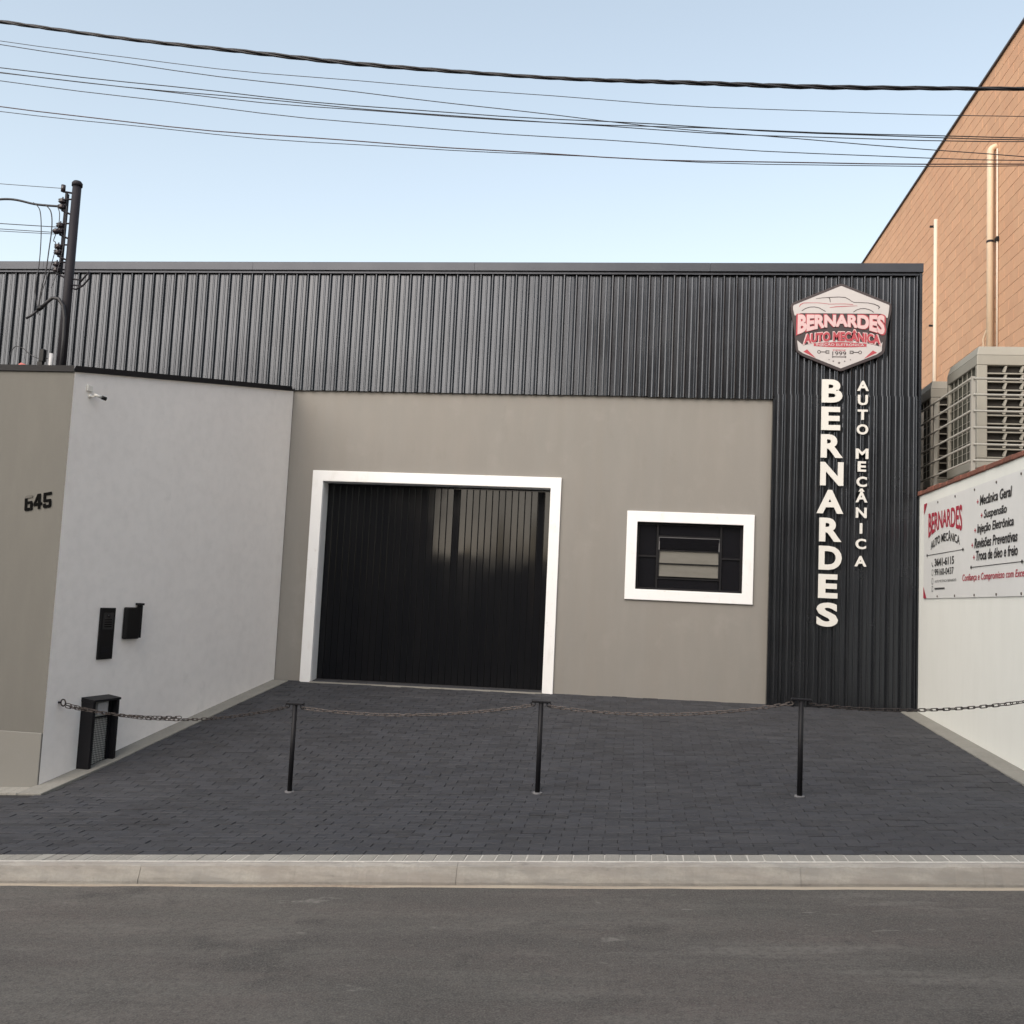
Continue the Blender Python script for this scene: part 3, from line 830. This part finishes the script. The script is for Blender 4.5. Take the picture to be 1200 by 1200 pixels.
# pipes on the brick wall
pp = MB(); px = BXW - .085
path = [(px, 3.985, 5.0), (px, 3.985, 9.30)] + [(px + .09*(1-math.cos(t)), 3.985, 9.30 + .09*math.sin(t)) for t in [.3,.6,.9,1.2,1.5]] + [(BXW+.02, 3.985, 9.39)]
pp.tube(path, .052, 14); p1 = pp.build('drain_pipe', M['pipe'], brk, True)
MB().tube([(px, 3.985, 7.775), (px, 3.985, 7.81)], .057, 14).build('clamp', M['steel'], p1)
MB().box(BXW-.04, BXW+.004, 3.925-.10, 3.925, 7.755, 7.825).build('clamp', M['black'], p1)
MB().tube([(BXW-.02, 3.86, 5.0), (BXW-.02, 3.86, 9.3)], .014, 8).build('conduit', M['pipe2'], brk, True)
MB().tube([(BXW-.05, 4.30, 4.9),(BXW-.08,4.28,6.05),(BXW-.10,4.24,6.25),(BXW-.06,4.12,6.45),(BXW-.05,4.06,6.75)], .016, 8).build('drain_hose', M['pipe'], brk, True)
p2 = MB().tube([(BXW-.03, 7.10, 4.5), (BXW-.03, 7.10, 9.42)], .037, 12).build('conduit', M['pipe2'], brk, True)
for z in (9.28, 7.30): MB().box(BXW-.13, BXW-.01, 7.13, 7.16, z, z+.035).build('bracket', M['black'], p2)

# ------------------------------------------------------------------ evaporative coolers
def make_cooler(y0, label):
    t = thing('evaporative_cooler', label, 'cooler', (4.35, y0+.54, 3.105), 'coolers on the annex roof')
    X0, X1, Y0, Y1, Z0, Z1 = 3.80, 4.93, y0, y0+1.083, 3.39, 4.81
    def B(n, m, *b): return MB().box(*b).build(n, m, t)
    # casing: sump, corner posts, lid with chamfered edge
    bevel(B('sump', M['cooler'], X0, X1, Y0, Y1, Z0, 3.505), .015, 2)
    lid = MB(); cc = .07
    lid.hexa([(X0,Y0,4.585),(X1,Y0,4.585),(X1,Y1,4.585),(X0,Y1,4.585),(X0,Y0,4.70),(X1,Y0,4.70),(X1,Y1,4.70),(X0,Y1,4.70)])
    lid.hexa([(X0+.0005,Y0+.0005,4.7005),(X1-.0005,Y0+.0005,4.7005),(X1-.0005,Y1-.0005,4.7005),(X0+.0005,Y1-.0005,4.7005),(X0+.03,Y0+.03,Z1),(X1-.03,Y0+.03,Z1),(X1-.03,Y1-.03,Z1),(X0+.03,Y1-.03,Z1)])
    bevel(lid.build('lid', M['cooler'], t), .008, 2)
    for xx in (X0, X1-.09):
        for yy in (Y0, Y1-.06):
            w = .115 if yy == Y0 else .09
            bevel(B('corner_post', M['cooler'], xx, xx+(.115 if xx == X0 else .09), yy, yy+.06, 3.506, 4.584), .008, 2)
    B('core', M['cooler_dark'], X0+.06, X1-.06, Y0+.06, Y1-.06, 3.5, 4.6)
    # pads visible through side openings
    B('pad', M['cooler_pad'], X0+.035, X0+.055, Y0+.065, Y1-.065, 3.506, 4.584)
    B('pad', M['cooler_pad'], X1-.055, X1-.035, Y0+.065, Y1-.065, 3.506, 4.584)
    g = MB()
    for k in range(1, 6): yy = Y0+.06+(Y1-Y0-.12)*k/6; g.box(X0+.012, X0+.018, yy-.0035, yy+.0035, 3.507, 4.583)
    for k in range(1, 9): zz = 3.506+1.078*k/9; g.box(X0+.0185, X0+.024, Y0+.061, Y1-.061, zz-.003, zz+.003)
    g.build('side_grille', M['cooler'], t)
    # front louvres: each blade its own piece, sloping
    n = 11; z0, dz = 3.510, (4.580-3.510)/11
    for k in range(n):
        zz = z0 + k*dz
        m = MB(); xa, xb = X0+.1155, X1-.0905
        m.hexa([(xa,Y0+.004,zz),(xb,Y0+.004,zz),(xb,Y0+.055,zz+.003),(xa,Y0+.055,zz+.003),(xa,Y0+.004,zz+.014),(xb,Y0+.004,zz+.014),(xb,Y0+.055,zz+.017),(xa,Y0+.055,zz+.017)])
        m.build('louvre', M['cooler'], t)
    for k in range(1, 5):
        xx = X0+.1155 + (X1-X0-.206)*k/5
        m = MB()
        for q in range(n):
            za = z0 + q*dz + .0205; zb = z0 + (q+1)*dz - .0005
            m.hexa([(xx-.012,Y0+.010,za),(xx+.012,Y0+.010,za),(xx+.012,Y0+.05,za+.019),(xx-.012,Y0+.05,za+.019),(xx+.010,Y0+.010,zb),(xx+.034,Y0+.010,zb),(xx+.034,Y0+.05,zb),(xx+.010,Y0+.05,zb)])
        m.build('louvre_divider', M['cooler'], t)
    for xx in (X0+.06, X1-.16):
        for yy in (Y0+.10, Y1-.24):
            B('foot', M['black'], xx, xx+.10, yy, yy+.14, 3.105, 3.389)
    return t
make_cooler(-.636, 'nearer beige evaporative cooler with slatted front, behind the grey railing')
make_cooler(1.130, 'farther beige evaporative cooler, partly hidden by the nearer one and the dark cladding')

rl = thing('railing', 'grey horizontal-bar railing around the coolers above the white wall', 'railing', (3.62, 0, 3.105))
for (x, y) in ((3.62,-1.05),(3.62,.30),(3.62,.90),(3.62,2.3),(3.62,3.8),(4.80,-1.05),(5.50,-1.05)):
    MB().box(x-.022, x+.022, y-.022, y+.022, 3.106, 4.345).build('post', M['railing'], rl)
for z in (4.318, 4.138, 3.956, 3.772, 3.586, 3.408):
    MB().tube([(3.62-.026,-1.05,z),(3.62-.026,3.8,z)], .0125, 8).build('rail', M['railing'], rl, True)
    MB().tube([(3.62,-1.05-.030,z),(5.5,-1.05-.030,z)], .0125, 8).build('rail', M['railing'], rl, True)

# ------------------------------------------------------------------ items on the left building
hn = thing('house_number', 'black house number 645 fixed slightly askew to the taupe street wall', 'number', (-5.41, YF, 2.35))
def HF(a, b, d):
    an = R(10.5); ca, sa = math.cos(an), math.sin(an)
    a0, b0 = a + 5.41, b - 2.345
    return (-5.41 + a0*ca - b0*sa*.25, YF - .004 - d, 2.345 + a0*sa + b0*ca)
DIG = {'5': [[(0,1.4),(1,1.4),(1,1.7),(0,1.7)], [(0,.92),(.3,.92),(.3,1.4),(0,1.4)], [(0,.66),(.86,.66),(1,.78),(.9,.92),(0,.92)], [(.7,.3),(1,.3),(1,.66),(.7,.66)], [(.1,0),(.88,0),(1,.14),(1,.3),(0,.3),(0,.1)], [(0,.3),(.3,.3),(.3,.48),(0,.48)]],
       '6': [[(0,.3),(.3,.3),(.3,1.4),(0,1.4)], [(.1,0),(.9,0),(1,.1),(1,.3),(0,.3),(0,.1)], [(.3,.76),(1,.76),(.9,1.02),(.3,1.02)], [(.7,.3),(1,.3),(1,.76),(.7,.76)]],
       '4': [[(.55,0),(.85,0),(.85,1.7),(.55,1.7)], [(0,.40),(.55,.40),(.55,.68),(0,.68)], [(.85,.40),(1.05,.40),(1.05,.68),(.85,.68)], [(0,.68),(.28,.68),(.55,1.28),(.55,1.7),(.45,1.7)]]}
for ch, a in (('6',-5.500), ('4',-5.412), ('5',-5.318)):
    dm = MB()
    for poly in DIG[ch]: dm.prism([(a - .039 + u*.078, 2.275 + v*.083) for u, v in poly], HF, 0, .006)
    dgo = dm.build('digit', M['ink'], hn)
    if ch == '6':
        MB().prism([(a - .039 + u*.078, 2.275 + v*.083) for u, v in [(0,1.4),(.95,1.4),(.95,1.62),(.85,1.7),(.1,1.7),(0,1.6)]], HF, 0, .004).build('faded_stroke', M['faded'], dgo)

def PWb(s0, s1, z0, z1, d0, d1):   # box on the white side wall: s along wall from facade corner
    return MB().hexa([PW(s1,z0,d1), PW(s0,z0,d1), PW(s0,z0,d0), PW(s1,z0,d0), PW(s1,z1,d1), PW(s0,z1,d1), PW(s0,z1,d0), PW(s1,z1,d0)])
ic1 = thing('intercom_panel', 'tall narrow black intercom panel on the white side wall', 'intercom', PW(3.285,.9))
bevel(PWb(3.180, 3.390, .903, 1.397, .001, .022).build('panel', M['blackp'], ic1), .004)
PWb(3.210, 3.360, 1.19, 1.35, .0225, .0245).build('speaker', M['alu_dark'], ic1)
for q in range(4): PWb(3.235, 3.335, 1.212 + q*.022, 1.220 + q*.022, .025, .027).build('speaker_slot', M['ink'], ic1)
MB().tube([PW(3.285,1.318,.0245), PW(3.285,1.318,.030)], .014, 14).build('lens', M['glass'], ic1, True)
PWb(3.215, 3.355, .96, 1.02, .0225, .026).build('button_plate', M['black'], ic1)
ic2 = thing('switch_cover', 'small black box with a raised clip, right of the intercom panel', 'box', PW(2.93,1.09))
bevel(PWb(2.835, 3.045, 1.090, 1.405, .001, .055).build('housing', M['blackp'], ic2), .014, 3)
PWb(2.808, 2.836, 1.10, 1.425, .003, .050).build('hinge', M['black'], ic2)
PWb(2.800, 2.865, 1.426, 1.448, .002, .06).build('clip', M['black'], ic2)

mbx = thing('meter_box', 'black meter enclosure with wire-mesh door at the foot of the white wall', 'meter box', PW(3.35,-.12,.06))
def gws(s): p = PW(s, 0); return gz(p[0], p[1])
pr = .135
PWb(3.500, 3.535, gws(3.5)-.02, .520, .0005, pr).build('cheek', M['black'], mbx)
PWb(3.165, 3.200, gws(3.2)-.02, .520, .0005, pr).build('cheek', M['black'], mbx)
MB().hexa([PW(3.540,.521,pr+.012), PW(3.160,.521,pr+.012), PW(3.160,.521,.0005), PW(3.540,.521,.0005), PW(3.540,.541,pr+.012), PW(3.160,.541,pr+.012), PW(3.160,.560,.0005), PW(3.540,.560,.0005)]).build('hood', M['black'], mbx)
PWb(3.2005, 3.4995, -.13, .5205, .0005, .045).build('back_plate', M['camw'], mbx)
g = MB()
gs0, gs1, gz0, gz1 = 3.215, 3.485, -.09, .36
k = gs0
while k <= gs1: g.add(PWb(k-.0016, k+.0016, gz0, gz1, .062, .065).v, [(0,3,2,1),(4,5,6,7),(0,1,5,4),(1,2,6,5),(2,3,7,6),(3,0,4,7)]); k += .021
k = gz0
while k <= gz1: g.add(PWb(gs0, gs1, k-.0016, k+.0016, .0655, .0685).v, [(0,3,2,1),(4,5,6,7),(0,1,5,4),(1,2,6,5),(2,3,7,6),(3,0,4,7)]); k += .021
g.build('mesh_door', M['black'], mbx)
df = MB()
for a in ((gs0-.014,gs0,gz0-.02,.50),(gs1,gs1+.014,gz0-.02,.50),(gs0,gs1,gz1,gz1+.014)):
    df.add(PWb(*a, .060, .076).v, [(0,3,2,1),(4,5,6,7),(0,1,5,4),(1,2,6,5),(2,3,7,6),(3,0,4,7)])
df.build('door_frame', M['black'], mbx)
PWb(3.26, 3.40, .39, .50, .0455, .08).build('meter', M['zinc'], mbx)
PWb(3.455, 3.490, .13, .16, .0765, .095).build('latch', M['black'], mbx)

sc_ = thing('security_camera', 'small white bullet camera with black front, high on the white side wall', 'camera', PW(3.78,3.38,.05))
bevel(PWb(3.760, 3.835, 3.410, 3.470, .001, .020).build('base_box', M['camw'], sc_), .005)
MB().tube([PW(3.785,3.372,.003), PW(3.785,3.366,.022)], .018, 12).build('mount', M['camw'], sc_, True)
MB().tube([PW(3.785,3.367,.022), PW(3.770,3.370,.045), PW(3.75,3.376,.055)], .007, 8).build('arm', M['camw'], sc_, True)
MB().tube([PW(3.775,3.386,.045), PW(3.715,3.374,.080)], .014, 14).build('body', M['camw'], sc_, True)
MB().tube([PW(3.7153,3.374,.0803), PW(3.675,3.365,.102)], .018, 14).build('lens_hood', M['blackp'], sc_, True)

# ------------------------------------------------------------------ bollards and chains
BOL = [(-2.868,-3.945), (-.738,-3.983), (1.326,-4.208)]
names = ['thin black bollard nearest the white side wall', 'thin black bollard in the middle, in front of the right door jamb', 'thin black bollard in front of the vertical lettering']
tops = []
for (x, y), lb in zip(BOL, names):
    z = gz(x, y)
    t = thing('bollard', lb, 'bollard', (x, y, z), 'bollards across the driveway')
    MB().tube([(x, y, z-.02), (x, y, z+.735)], .0205, 14).build('post', M['black'], t, True)
    bevel(MB().box(x-.078, x+.078, y-.024, y+.024, z+.735, z+.752).build('top_plate', M['black'], t), .004)
    MB().tube([(x, y, z-.005), (x, y, z+.007)], .040, 16).build('base_plate', M['base_metal'], t)
    for s_ in (-1, 1):
        lp = [(x + s_*(.066 + .018*math.sin(k*.6283)), y, z + .722 + .018*math.cos(k*.6283)*1.0) for k in range(11)]
        MB().tube(lp, .004, 6, cap=False).build('eye', M['black'], t, True)
    tops.append(Vector((x, y, z + .712)))

# link mesh: a stadium-shaped ring
lm = MB()
LP, LR, WR = .0260, .0115, .0038
path = []
for k in range(6): an = -math.pi/2 + math.pi*k/5; path.append((LP-LR+.004 + LR*math.cos(an), LR*math.sin(an), 0))
for k in range(6): an = math.pi/2 + math.pi*k/5; path.append((-(LP-LR+.004) + LR*math.cos(an), LR*math.sin(an), 0))
n = len(path)
for i in range(n):
    p = Vector(path[i]); t = (Vector(path[(i+1)%n]) - Vector(path[i-1])).normalized(); u = Vector((-t.y, t.x, 0)); w = Vector((0,0,1))
    for k in range(5):
        an = 2*math.pi*k/5; lm.v.append(tuple(p + u*WR*math.cos(an) + w*WR*math.sin(an)))
for i in range(n):
    for k in range(5):
        lm.f.append((i*5+k, i*5+(k+1)%5, ((i+1)%n)*5+(k+1)%5, ((i+1)%n)*5+k))
def link_me(m, nm):
    me = bpy.data.meshes.new(nm); me.from_pydata(lm.v, [], lm.f); me.materials.append(m)
    for p in me.polygons: p.use_smooth = True
    return me
link_meshes = [link_me(M['chain'], 'link'), link_me(M['chain_dry'], 'link')]
def chain(A, B, sag, label, extra=None, me=0, parent=None, kmin=0.0):
    A, B = Vector(A), Vector(B)
    if parent is None:
        mid = (A+B)/2
        parent = thing('chain', label, 'chain', (mid.x, mid.y, gz(mid.x, mid.y)), 'chains strung between the bollards')
    N_ = 200
    pts = [A.lerp(B, i/N_) + Vector((0,0,-4*sag*(i/N_)*(1-i/N_))) for i in range(N_+1)]
    acc = [0.0]
    for a, b in zip(pts, pts[1:]): acc.append(acc[-1] + (b-a).length)
    pitch = .0445; n = int(acc[-1]/pitch); pitch = acc[-1]/n
    def at(s):
        s = max(0, min(acc[-1]-1e-6, s))
        lo = 0
        for i in range(N_):
            if acc[i+1] >= s: lo = i; break
        f = (s-acc[lo])/(acc[lo+1]-acc[lo]); return pts[lo].lerp(pts[lo+1], f)
    for i in range(n):
        s = (i+.5)*pitch; p = at(s); t = (at(s+.01)-at(s-.01)).normalized()
        q = t.to_track_quat('X', 'Z').to_matrix().to_4x4()
        roll = (R(90) if i % 2 == 0 else 0) + R(25) + random.gauss(0, .22)
        mt = Matrix.Translation(p) @ q @ Matrix.Rotation(roll, 4, 'X')
        o = bpy.data.objects.new('link', link_meshes[me]); COL.objects.link(o); o.parent = parent
        o.matrix_parent_inverse = Matrix.Translation(-parent.location)
        o.matrix_basis = mt
    return parent
ringp = Vector(PW(3.836, .540, .050))
c0 = chain(ringp + Vector((.035,0,-.012)), tops[0] + Vector((-.07,0,0)), .122, 'dark chain running from the ring on the white wall to the first bollard')
chain(ringp + Vector((.04,-.012,-.030)), ringp.lerp(tops[0], .52) + Vector((0,.012,-.108)), .028, '', parent=c0)   # doubled-back tail
rg = MB(); rc = ringp
rg.tube([tuple(rc + Vector((.030*math.cos(k*.5236), -.012*math.cos(k*.5236), .030*math.sin(k*.5236)))) for k in range(13)], .0065, 8, cap=False)
rgo = rg.build('wall_ring', M['chain'], c0, True)
MB().tube([PW(3.836,.540,-.01), PW(3.836,.540,.024)], .010, 8).build('wall_hook', M['black'], c0, True)
chain(tops[0] + Vector((.07,0,0)), tops[1] + Vector((-.07,0,0)), .070, 'thin chain sagging between the first and second bollards, in front of the garage door', me=1)
chain(tops[1] + Vector((.07,0,0)), tops[2] + Vector((-.07,0,0)), .078, 'thin chain sagging between the middle bollard and the one before the lettering', me=1)
chain(tops[2] + Vector((.07,0,0)), (XR-.01, -4.30, 1.165), .085, 'chain from the last bollard to the right boundary wall', me=0)

# ------------------------------------------------------------------ service pole behind the left wall
PXX, PYY = -5.565, -3.55
pole = thing('service_pole', 'dark steel service pole with insulators rising behind the taupe street wall', 'pole', (PXX, PYY, 3.5))
MB().tube([(PXX,PYY,3.2), (PXX,PYY,5.50)], .044, 16, radii=[.048,.042]).build('shaft', M['steel'], pole, True)
MB().tube([(PXX,PYY,5.495), (PXX,PYY,5.525), (PXX,PYY,5.545)], .05, 16, radii=[.051,.051,.036]).build('cap', M['steel'], pole, True)
MB().box(PXX-.105, PXX-.085, PYY-.02, PYY+.02, 4.62, 5.42).build('rack_bar', M['steel'], pole)
ins_z = [5.36, 5.20, 5.01, 4.935, 4.86, 4.72, 4.66]
IZ = []
for zc in (5.29, 5.045, 4.83, 4.655):
    IZ.append(zc)
    for dz in (.048, -.010):
        MB().tube([(PXX-.125,PYY-.02,zc+dz-.022),(PXX-.125,PYY-.02,zc+dz-.010),(PXX-.125,PYY-.02,zc+dz),(PXX-.125,PYY-.02,zc+dz+.010),(PXX-.125,PYY-.02,zc+dz+.022)], .04, 12, radii=[.026,.042,.028,.042,.024]).build('insulator', M['porcelain'], pole, True)
    MB().tube([(PXX-.125,PYY-.02,zc-.05),(PXX-.125,PYY-.02,zc+.09)], .006, 6).build('insulator_pin', M['steel'], pole)
    MB().tube([(PXX-.125,PYY-.02,zc-.045),(PXX-.03,PYY-.01,zc-.085)], .010, 6).build('bracket', M['steel'], pole)
    MB().tube([(PXX-.10,PYY-.01,zc+.07),(PXX-.03,PYY-.01,zc+.07)], .008, 6).build('bracket', M['steel'], pole)
MB().tube([(PXX-.13,PYY-.02,5.435),(PXX-.13,PYY-.02,5.50)], .022, 10).build('insulator', M['porcelain'], pole, True)
MB().tube([(PXX-.13,PYY-.02,5.435),(PXX-.03,PYY,5.425)], .010, 6).build('bracket', M['steel'], pole)
# side bracket frame on the right
fr_ = MB()
fr_.tube([(PXX+.04,PYY,4.56),(PXX+.16,PYY-.02,4.545)], .008, 6); fr_.tube([(PXX+.04,PYY,4.50),(PXX+.17,PYY-.03,4.485)], .008, 6)
fr_.tube([(PXX+.13,PYY-.02,4.52),(PXX+.235,PYY-.05,4.615),(PXX+.245,PYY-.05,4.555),(PXX+.17,PYY-.03,4.485),(PXX+.09,PYY-.01,4.455),(PXX+.04,PYY,4.47)], .009, 6)
fr_.build('side_bracket', M['steel'], pole, True)
# weatherhead conduit: swan neck
sw_ = [(PXX+.045,PYY-.075,3.5),(PXX+.050,PYY-.075,3.95),(PXX+.045,PYY-.08,4.15),(PXX+.02,PYY-.085,4.27),(PXX-.03,PYY-.09,4.335),(PXX-.09,PYY-.09,4.345),(PXX-.14,PYY-.09,4.305),(PXX-.19,PYY-.09,4.255)]
MB().tube(sw_, .017, 10).build('swan_neck_conduit', M['cable'], pole, True)
MB().tube([(PXX-.19,PYY-.09,4.255),(PXX-.235,PYY-.09,4.225)], .022, 10).build('weatherhead', M['blackp'], pole, True)
MB().tube([(PXX-.232,PYY-.09,4.222),(PXX-.30,PYY-.09,4.165),(PXX-.345,PYY-.09,4.14)], .012, 8).build('cable_tail', M['cable'], pole, True)
bevel(MB().box(PXX-.175, PXX-.125, PYY-.10, PYY-.05, 3.72, 3.84).build('junction_box', M['blackp'], pole), .004)
MB().box(PXX-.185, PXX-.135, PYY-.10, PYY-.06, 3.655, 3.718).build('junction_box', M['blackp'], pole)
MB().tube([(PXX-.06,PYY-.075,3.5),(PXX-.06,PYY-.075,3.80)], .020, 10).build('base_sleeve', M['zinc'], pole, True)
MB().box(PXX-.10, PXX+.05, PYY-.12, PYY-.055, 3.60, 3.655).build('base_block', M['zinc'], pole)
rd = MB().tube([(PXX-.34,PYY-.08,3.60),(PXX-.34,PYY-.08,3.665),(PXX-.33,PYY-.08,3.695)], .05, 12, radii=[.055,.055,.03])
tag(rd.build('red_cap', M['redp'], None, True), 'small faded red cap on the lean-to roof edge beside the pole', 'cap')

# ------------------------------------------------------------------ cables
def quad_fit(pts):
    n = 3; A = [[0]*4 for _ in range(3)]
    for x, z in pts:
        b = [1, x, x*x]
        for i in range(3):
            for j in range(3): A[i][j] += b[i]*b[j]
            A[i][3] += b[i]*z
    for i in range(3):
        pv_ = A[i][i]
        for j in range(i, 4): A[i][j] /= pv_
        for k in range(3):
            if k != i:
                f = A[k][i]
                for j in range(i, 4): A[k][j] -= f*A[i][j]
    return A[0][3], A[1][3], A[2][3]
def span(pts, y, x0=-13.5, x1=15.5, n=120, wob=0.0):
    a, b, c = quad_fit(pts); c = max(c, .0015)
    ph = random.uniform(0, 6)
    out = []
    for i in range(n+1):
        x = x0 + (x1-x0)*i/n
        out.append(Vector((x, y, a + b*x + c*x*x + wob*math.sin(x*1.9+ph) + wob*.5*math.sin(x*4.3+ph))))
    return out
def cable(name, label, pts, y, r, m, wob=.006, strands=None):
    line = span(pts, y, n=300 if strands else 90, wob=wob)
    if not strands:
        return tag(MB().tube(line, r, 6).build(name, m, None, True), label, 'cable', 'overhead street cables')
    t = thing(name, label, 'cable', (0, y, line[150].z), 'overhead street cables')
    for s_ in range(strands):
        pts2 = []
        for i, p in enumerate(line):
            an = p.x*2*math.pi/.62 + 2*math.pi*s_/strands + .6*math.sin(p.x*1.3)
            rr = r*.95*(1 + .25*math.sin(p.x*2.1))
            pts2.append(p + Vector((0, math.cos(an)*rr, math.sin(an)*rr)))
        MB().tube(pts2, r, 6).build('strand', m, t, True)
    return t
WY_ = -6.3
cable('power_cable', 'thick twisted black cable, topmost of the overhead lines', [(-4.47,5.451),(-3.52,5.30),(-2.61,5.192),(-1.734,5.081),(-.89,4.974),(-.077,4.917),(.707,4.872),(1.515,4.844),(2.2,4.845)], WY_, .0075, M['cable'], wob=.004, strands=3)
cable('overhead_wire', 'thin faint wire, the first below the thick twisted cable', [(-4.455,5.283),(-3.51,5.179),(-2.6,5.049),(-.884,4.843),(.711,4.707),(2.2,4.648)], WY_-.02, .0022, M['wire'])
cable('overhead_wire', 'thin wire crossing down through the bundle toward the brick building', [(-4.455,5.283),(-3.509,5.155),(-2.598,5.008),(-1.722,4.878),(-.879,4.747),(.038,4.636),(.969,4.539),(1.715,4.459),(2.2,4.416)], WY_+.02, .0027, M['wire'])
cable('overhead_wire', 'upper wire of the close bundle of three', [(-4.437,5.105),(-2.889,4.949),(-.877,4.696),(.714,4.576),(2.2,4.527)], WY_, .0030, M['cable'])
cable('overhead_wire', 'middle wire of the close bundle of three', [(-4.434,5.083),(-2.889,4.925),(-.877,4.684),(.714,4.566),(2.2,4.520)], WY_+.03, .0028, M['wire'])
cable('overhead_wire', 'lower wire of the close bundle of three', [(-4.434,5.064),(-2.886,4.898),(-.876,4.668),(.714,4.560),(2.2,4.522)], WY_-.03, .0030, M['cable'])
cable('overhead_wire', 'single wire between the bundle of three and the lowest reddish line', [(-4.429,5.019),(-3.181,4.854),(-.872,4.6),(-.063,4.504),(1.715,4.406),(2.2,4.39)], WY_, .0026, M['wire'])
cable('overhead_wire', 'lowest overhead line, dark reddish', [(-4.409,4.829),(-2.868,4.677),(-1.42,4.517),(-.866,4.465),(.718,4.38),(2.2,4.364)], WY_, .0034, M['wirer'])
cable('overhead_wire', 'thin wire joining the lowest line from just below at the left', [(-4.406,4.799),(-2.866,4.653),(-1.42,4.511),(-.866,4.462),(.718,4.378),(2.2,4.362)], WY_+.015, .0024, M['wire'])

# wires that reach the service pole from the left
def wire(label, pts, r, m=M['cable'], name='service_wire', cat='wire', n=10):
    # Catmull-Rom through the points
    P_ = [Vector(p) for p in pts]; out = []
    for i in range(len(P_)-1):
        p0 = P_[max(i-1,0)]; p1 = P_[i]; p2 = P_[i+1]; p3 = P_[min(i+2,len(P_)-1)]
        for k in range(n):
            t = k/n
            out.append(.5*((2*p1) + (-p0+p2)*t + (2*p0-5*p1+4*p2-p3)*t*t + (-p0+3*p1-3*p2+p3)*t**3))
    out.append(P_[-1])
    return tag(MB().tube(out, r, 6).build(name, m, None, True), label, cat, 'wires around the service pole')
ay = PYY - .02
def at_pole(u, v, y=None):    # design position read off the pole drawing: metres left of / above the pole foot
    return (PXX + u, ay if y is None else y, 3.5 + v)
def lead(z0, z1, x1=None, dy=-1.2, sag=.03):
    x1 = PXX-.14 if x1 is None else x1
    return [(-13+(x1+13)*t, ay+dy*(1-t)**1.5, z0+(z1-z0)*t-4*sag*t*(1-t)) for t in [i/8 for i in range(9)]]
wire('thin wire meeting the topmost insulator of the pole', lead(6.0,5.468), .003, M['wire'])
wire('thick black cable arriving just under the pole top', lead(5.75,5.285,dy=-.9,sag=0)[:-1] + [(-6.2,ay-.06,5.335),(-5.95,ay-.03,5.295),(PXX-.15,ay,5.285)], .011)
wire('upper of the three wires arriving at the second insulator pair', lead(5.5,5.075), .004)
wire('middle of the three wires arriving at the second insulator pair', lead(5.45,5.02), .0035)
wire('lowest of the three wires arriving at the second insulator pair', lead(5.38,5.005,PXX-.17), .003)
wire('drop wire farthest left of the pole, curving down to the weatherhead', [(-5.955,ay-.06,5.30),(-5.88,ay-.06,5.22),(-5.845,ay-.06,5.0),(-5.835,ay-.06,4.7),(-5.85,ay-.06,4.45),(-5.82,ay-.07,4.30),(-5.77,ay-.08,4.17)], .0045)
wire('drop wire second from the left of the pole', [(-5.84,ay-.05,5.285),(-5.77,ay-.05,5.21),(-5.745,ay-.05,5.05),(-5.755,ay-.05,4.80),(-5.765,ay-.05,4.62),(-5.79,ay-.06,4.42),(-5.80,ay-.07,4.2)], .0055)
wire('drop wire third from the left, looping below the small insulator', [(-5.72,ay-.04,5.275),(-5.685,ay-.04,5.2),(-5.685,ay-.04,5.06),(-5.72,ay-.04,4.93),(-5.70,ay-.04,4.905),(-5.70,ay-.04,4.80),(-5.73,ay-.05,4.62),(-5.78,ay-.06,4.40),(-5.80,ay-.07,4.18)], .004)
wire('fine wire hanging straight down closest to the pole', [(-5.63,ay-.02,5.28),(-5.625,ay-.02,5.0),(-5.63,ay-.02,4.85),(-5.66,ay-.03,4.62),(-5.70,ay-.04,4.45)], .003, M['wire'])
wire('loose looped wire at the foot of the pole', [(-6.02,ay-.05,3.62),(-6.06,ay-.05,3.74),(-6.02,ay-.05,3.86),(-5.93,ay-.05,3.85),(-5.85,ay-.05,3.79),(-5.75,ay-.05,3.75),(-5.66,ay-.05,3.755)], .004)
MB_i = MB().tube([(-5.70,ay-.04,4.995),(-5.70,ay-.04,5.01),(-5.70,ay-.04,5.025),(-5.70,ay-.04,5.04)], .03, 12, radii=[.022,.036,.036,.022])
MB_i.build('strain_insulator', M['porcelain'], pole, True)

# ------------------------------------------------------------------ far side of the street (seen as reflections in door and glass)
ow = tag(MB().box(-7.2, -2.5, -17.0, -16.5, -2, 2.95).build('opposite_wall', M['opp']), 'plain wall across the street, seen only as a reflection', 'wall')
oh = thing('opposite_house', 'dark house across the street, seen only as a reflection', 'house', (-11, -18, 0))
MB().box(-26, -7.3, -24, -16.6, -4, 5.6).build('body', M['opph'], oh)
MB().prism([(-16.2,5.6),(-24.4,5.6),(-20.3,7.2)], lambda a, b, d: (d, a, b), -26.4, -7.0).build('roof', M['roof'], oh)
struct(sheet('far_pavement', -60, 60, 60, -24, -14.2, 4, lambda x, y: hill(x) + .02, M['strip']))

of = thing('opposite_block', 'tall dark block across the street, seen only as a reflection', 'building', (7, -20, 0))
MB().box(-2.4, 9, -30, -16.6, -2, 12.0).build('body', M['opph'], of)
MB().box(-2.5, 9.15, -30.1, -16.45, 12.001, 12.25).build('parapet', M['roof'], of)
